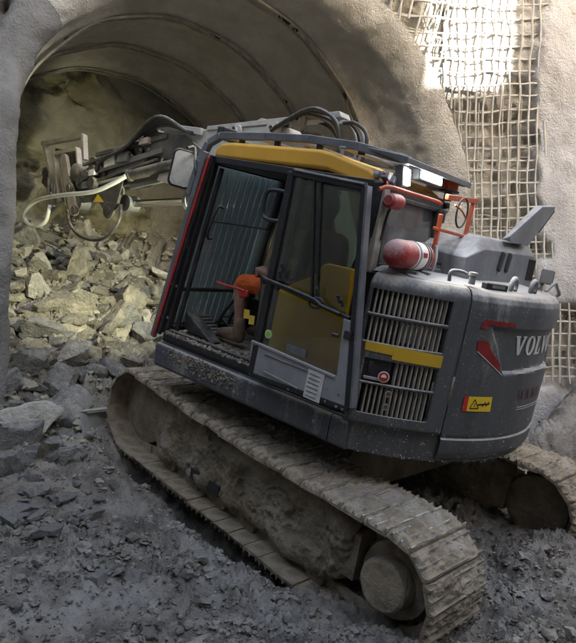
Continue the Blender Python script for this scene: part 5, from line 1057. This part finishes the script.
# named rocks in the mud
for px, py, w_, h_, tilt, lab in ((100, 582, 46, 46, 8, 'dark mud-coated boulder alone in the left foreground mud'), (131, 580, 28, 34, 42, 'dark wedge of rock leaning beside the foreground boulder'), (20, 507, 44, 16, -4, 'flat dark slab half buried at the left edge'), (58, 512, 34, 16, 12, 'low dark rock in the mud below the broad flat slab'), (118, 372+115, 16, 16, 0, 'small dark rock on the bank beside the track front')):
    p_, dep = pix(px, py+h_*.3); sx, sz = w_*dep/FPX/2, h_*dep/FPX/2; v0 = RD[len(lab) % 5]; ext = np.abs(np.array([v.co[:] for v in v0.vertices])).max(0)
    put_rock(v0, Vector(p_)+Vector((0, .3*sx, sz*.25)), (sx/ext[0], sx*.9/ext[1], sz/ext[2]), Matrix.Rotation(math.radians(-tilt), 3, 'Y') @ Matrix.Rotation(random.uniform(-.3, .3), 3, 'Z'), lab, 'rocks in the mud')
LAND = [(q_[0], q_[1], n_) for q_, n_ in zip(SPEC, ('tall pale slab', 'narrow upright rock', 'blocky boulder', 'long flat slab', 'big angular boulder', 'pointed pale rock', 'rounded boulder', 'wedge rock', 'large dipping slab', 'near-white stone', 'dark triangular rock', 'broad flat slab', 'pillar-foot boulder', 'thin bluish slab', 'thin tan slab', 'rounded grey stone', 'narrow slanting rock', 'tan rear rock', 'chunky pillar rock', 'sloping tan slab', 'flat brown rock'))]
USED = set(); cnt = 0; rr_ = random.Random(11); placed = []
while cnt < 275:
    px = rr_.uniform(2, 160); py = rr_.uniform(248, 470)
    if py > 395 and px > 112 or (66 < px < 120 and 398 < py < 470): continue
    p_, dep = pix(px, py); t_ = p_[0]*TA[0]+p_[1]*TA[1]; u_ = p_[0]*TB[0]+p_[1]*TB[1]
    if t_ < 4.9 or t_ > 9.1 or u_ < 1.75: continue
    uc = to_u(np.array(p_[0]), np.array(p_[1]), np.array(p_[2]))
    if -1.9 < uc[0] < 1.95 and abs(uc[1]) < 1.5: continue
    s_ = .085*(1/(1-.94*rr_.random()))**.60; s_ = min(s_, .34)
    if any((p_[0]-q[0])**2+(p_[1]-q[1])**2 < ((s_+q[2])*.42)**2 for q in placed): continue
    placed.append((p_[0], p_[1], s_)); cnt += 1; mk = rr_.randrange(16) if py < 385 else rr_.choice((9, 10, 11, 12, 13, 9, 12, 3, 14))
    q_ = min(LAND, key=lambda l: (l[0]-px)**2+(l[1]-py)**2); dx_, dy_ = px-q_[0], py-q_[1]
    rel = ('right of' if dx_ > 0 else 'left of') if abs(dx_) > abs(dy_) else ('below' if dy_ > 0 else 'above')
    far = 'just ' if math.hypot(dx_, dy_) < 14 else ''
    lab = '%s %s %s%s the %s' % ('small' if s_ < .095 else 'medium' if s_ < .14 else 'large', ('blocky rock', 'flat rock', 'chunky rock', 'thin slab', 'angular rock', 'thick rock')[mk % 6], far, rel, q_[2])
    if lab in USED:
        for l2 in sorted(LAND, key=lambda l: (l[0]-px)**2+(l[1]-py)**2)[1:5]:
            if lab+', toward the '+l2[2] not in USED: lab = lab+', toward the '+l2[2]; break
    USED.add(lab)
    Rm = Matrix.Rotation(rr_.uniform(0, 6.28), 3, 'Z') @ Matrix.Rotation(rr_.gauss(.3, .45), 3, 'X') @ Matrix.Rotation(rr_.gauss(0, .4), 3, 'Y')
    put_rock(RM[mk], Vector((p_[0], p_[1], gz(p_[0], p_[1])+.30*s_)), (s_*rr_.uniform(.9, 1.3), s_, s_*rr_.uniform(.8, 1.1)), Rm, lab, 'rocks of the rubble pile')
def scatter(name, m, X, Yv, S, V, F, seed, label, sink=.2, flat=.7, lump=.28):
    rng = np.random.default_rng(seed); tmpl = []
    for k in range(10):
        v = facet(V, rng, 9, .55, 1.); v = v*rng.uniform(.6, 1., 3); v = v+V*(lump*fbm(v*2.2+k*3, 2, 500+k)+lump*.5*noise(v*5+k, 9))[:, None]; tmpl.append(v)
    n = len(X); Z = ground_h(X, Yv); nv = len(V); AV = np.zeros((n, nv, 3)); A_ = rng.uniform(0, 2*PI, n); B_ = rng.normal(0, .7, n)
    for k in range(n):
        v = tmpl[k % 10]; ca, sa, cb, sb = math.cos(A_[k]), math.sin(A_[k]), math.cos(B_[k]), math.sin(B_[k])
        R1 = np.array([[ca, -sa, 0], [sa, ca, 0], [0, 0, 1]]) @ np.array([[1, 0, 0], [0, cb, -sb], [0, sb, cb]]); AV[k] = (v @ R1.T)*np.array([1, 1, flat])*S[k]+np.array([X[k], Yv[k], Z[k]+S[k]*sink])
    AF = (np.arange(n)*nv)[:, None, None]+F[None]; me = bpy.data.meshes.new(name); me.from_pydata(AV.reshape(-1, 3).tolist(), [], AF.reshape(-1, 3).tolist())
    finish(me, m, True, 40); o = link(name, me); o['kind'] = 'stuff'; o['label'] = label; return o
def keep(X, Yv):
    u = to_u(X, Yv, plane_z(X, Yv)); return ~((np.abs(u[:, 0]) < 1.75) & (np.abs(np.abs(u[:, 1])-1.03) < .31))
rng = np.random.default_rng(5)
# clods of mud, clustered where the ground is churned
n = 42000; Yv = 2.3+5.2*rng.random(n)**1.7; X = (rng.random(n)-.5)*1.16*Yv*1.05+rng.normal(0, .1, n); cl = noise(np.stack([X*1.7, Yv*1.7, X*0], -1), 31); k_ = keep(X, Yv) & (cl+rng.normal(0, .22, n) > -.12); X, Yv = X[k_], Yv[k_]; S = .0065*(1/(1-.985*rng.random(len(X))))**.56
big = S > .020
scatter('mud_clods', 'clod', X[big], Yv[big], S[big], JV, JF, 1, 'crumbly clods of mud over the floor', .02, .72, .55); scatter('mud_crumbs', 'clod', X[~big], Yv[~big], S[~big], KV, KF, 2, 'fine mud crumbs over the floor', .2, .8)
LV, LF = ico(3); LF = np.array(LF)
n = 520; Yv = 2.5+3.6*rng.random(n)**1.5; X = (rng.random(n)-.5)*1.1*Yv; cl = noise(np.stack([X*1.7, Yv*1.7, X*0], -1), 31); k_ = keep(X, Yv) & (cl > -.10); scatter('mud_lumps', 'clod', X[k_], Yv[k_], .022+.05*rng.random(k_.sum())**2, LV, LF, 6, 'fist-sized lumps of churned mud', -.15, .7, 1.1)
# broken stone between the larger rocks
n = 3600; tt_ = rng.uniform(4.95, 9.2, n); uu_ = rng.uniform(1.7, 6.9, n); X = tt_*TA[0]+uu_*TB[0]; Yv = tt_*TA[1]+uu_*TB[1]; zz = plane_z(X, Yv); u = to_u(X, Yv, zz); k_ = ~((np.abs(u[:, 0]) < 1.85) & (np.abs(u[:, 1]) < 1.45)); X, Yv = X[k_], Yv[k_]; S = .020*(1/(1-.95*rng.random(len(X))))**.55
scatter('broken_stone', 'gravel', X, Yv, S, JV, JF, 3, 'loose broken stone filling the rubble pile', .25, .7)
# pale pebbles in the right foreground and along the wall foot
n = 700; Yv = rng.uniform(2.8, 7.6, n); X = .2*Yv+rng.random(n)*.32*Yv; k_ = keep(X, Yv); scatter('pale_pebbles', 'gravel', X[k_], Yv[k_], .006+.016*rng.random(k_.sum())**3, KV, KF, 4, 'small pale pebbles in the mud at right', .3, .7)

ORD = 'first second third fourth fifth sixth seventh eighth ninth tenth eleventh twelfth thirteenth fourteenth fifteenth sixteenth seventeenth eighteenth nineteenth twentieth twenty-first twenty-second twenty-third twenty-fourth'.split()
for k in range(24):
    px = -2+4.6*k+rr_.uniform(-1, 1); py = rr_.uniform(468, 556); p_, dep = pix(px, py); s_ = rr_.uniform(.035, .10); mk = rr_.randrange(5)
    near = 'left edge' if px < 35 else 'track hollow' if px > 85 else 'broad flat slab'
    put_rock(RD[mk], Vector((p_[0], p_[1], gz(p_[0], p_[1])+.2*s_)), (s_*rr_.uniform(1., 1.5), s_, s_*rr_.uniform(.7, 1.)), Matrix.Rotation(rr_.uniform(0, 6.28), 3, 'Z') @ Matrix.Rotation(rr_.gauss(.2, .4), 3, 'X'), '%s dark rock in the mud %s the %s, %s from the left' % (('blocky', 'flat', 'chunky', 'thin', 'angular')[mk], 'well below' if py > 525 else 'below' if py > 495 else 'near', near, ORD[k]), 'rocks in the mud')
# ------------------------------------------------------------------ steel beam lying at the rubble foot
def Wp(px, py, d): return Vector(((px-288)/FPX*d, d, CAM_H-(py-321.5)/FPX*d))
sb = empty('steel_beam', Matrix.Translation(Wp(92, 440, 5.55))); tag(sb, 'pale grey steel channel beam end sticking out of the rubble by the track', 'steel beam'); ib = Matrix.Translation(-Wp(92, 440, 5.55))
def BB(poly, off, name): 
    o = MB().prism([ib @ q_ for q_ in poly], off).build(name, 'plate', sb, bevel=.004); return o
BB([Wp(85, 414, 5.6), Wp(116, 410, 6.0), Wp(120, 446, 6.0), Wp(96, 450, 5.6)], (.0, .02, .0), 'web'); BB([Wp(79, 413, 5.5), Wp(84.5, 411, 5.6), Wp(97, 456, 5.55), Wp(87, 458, 5.45)], (.012, .012, .0), 'flange'); BB([Wp(79, 413, 5.5), Wp(84, 411, 5.6), Wp(116, 407, 6.0), Wp(114, 409.5, 5.85)], (0, 0, .015), 'flange')
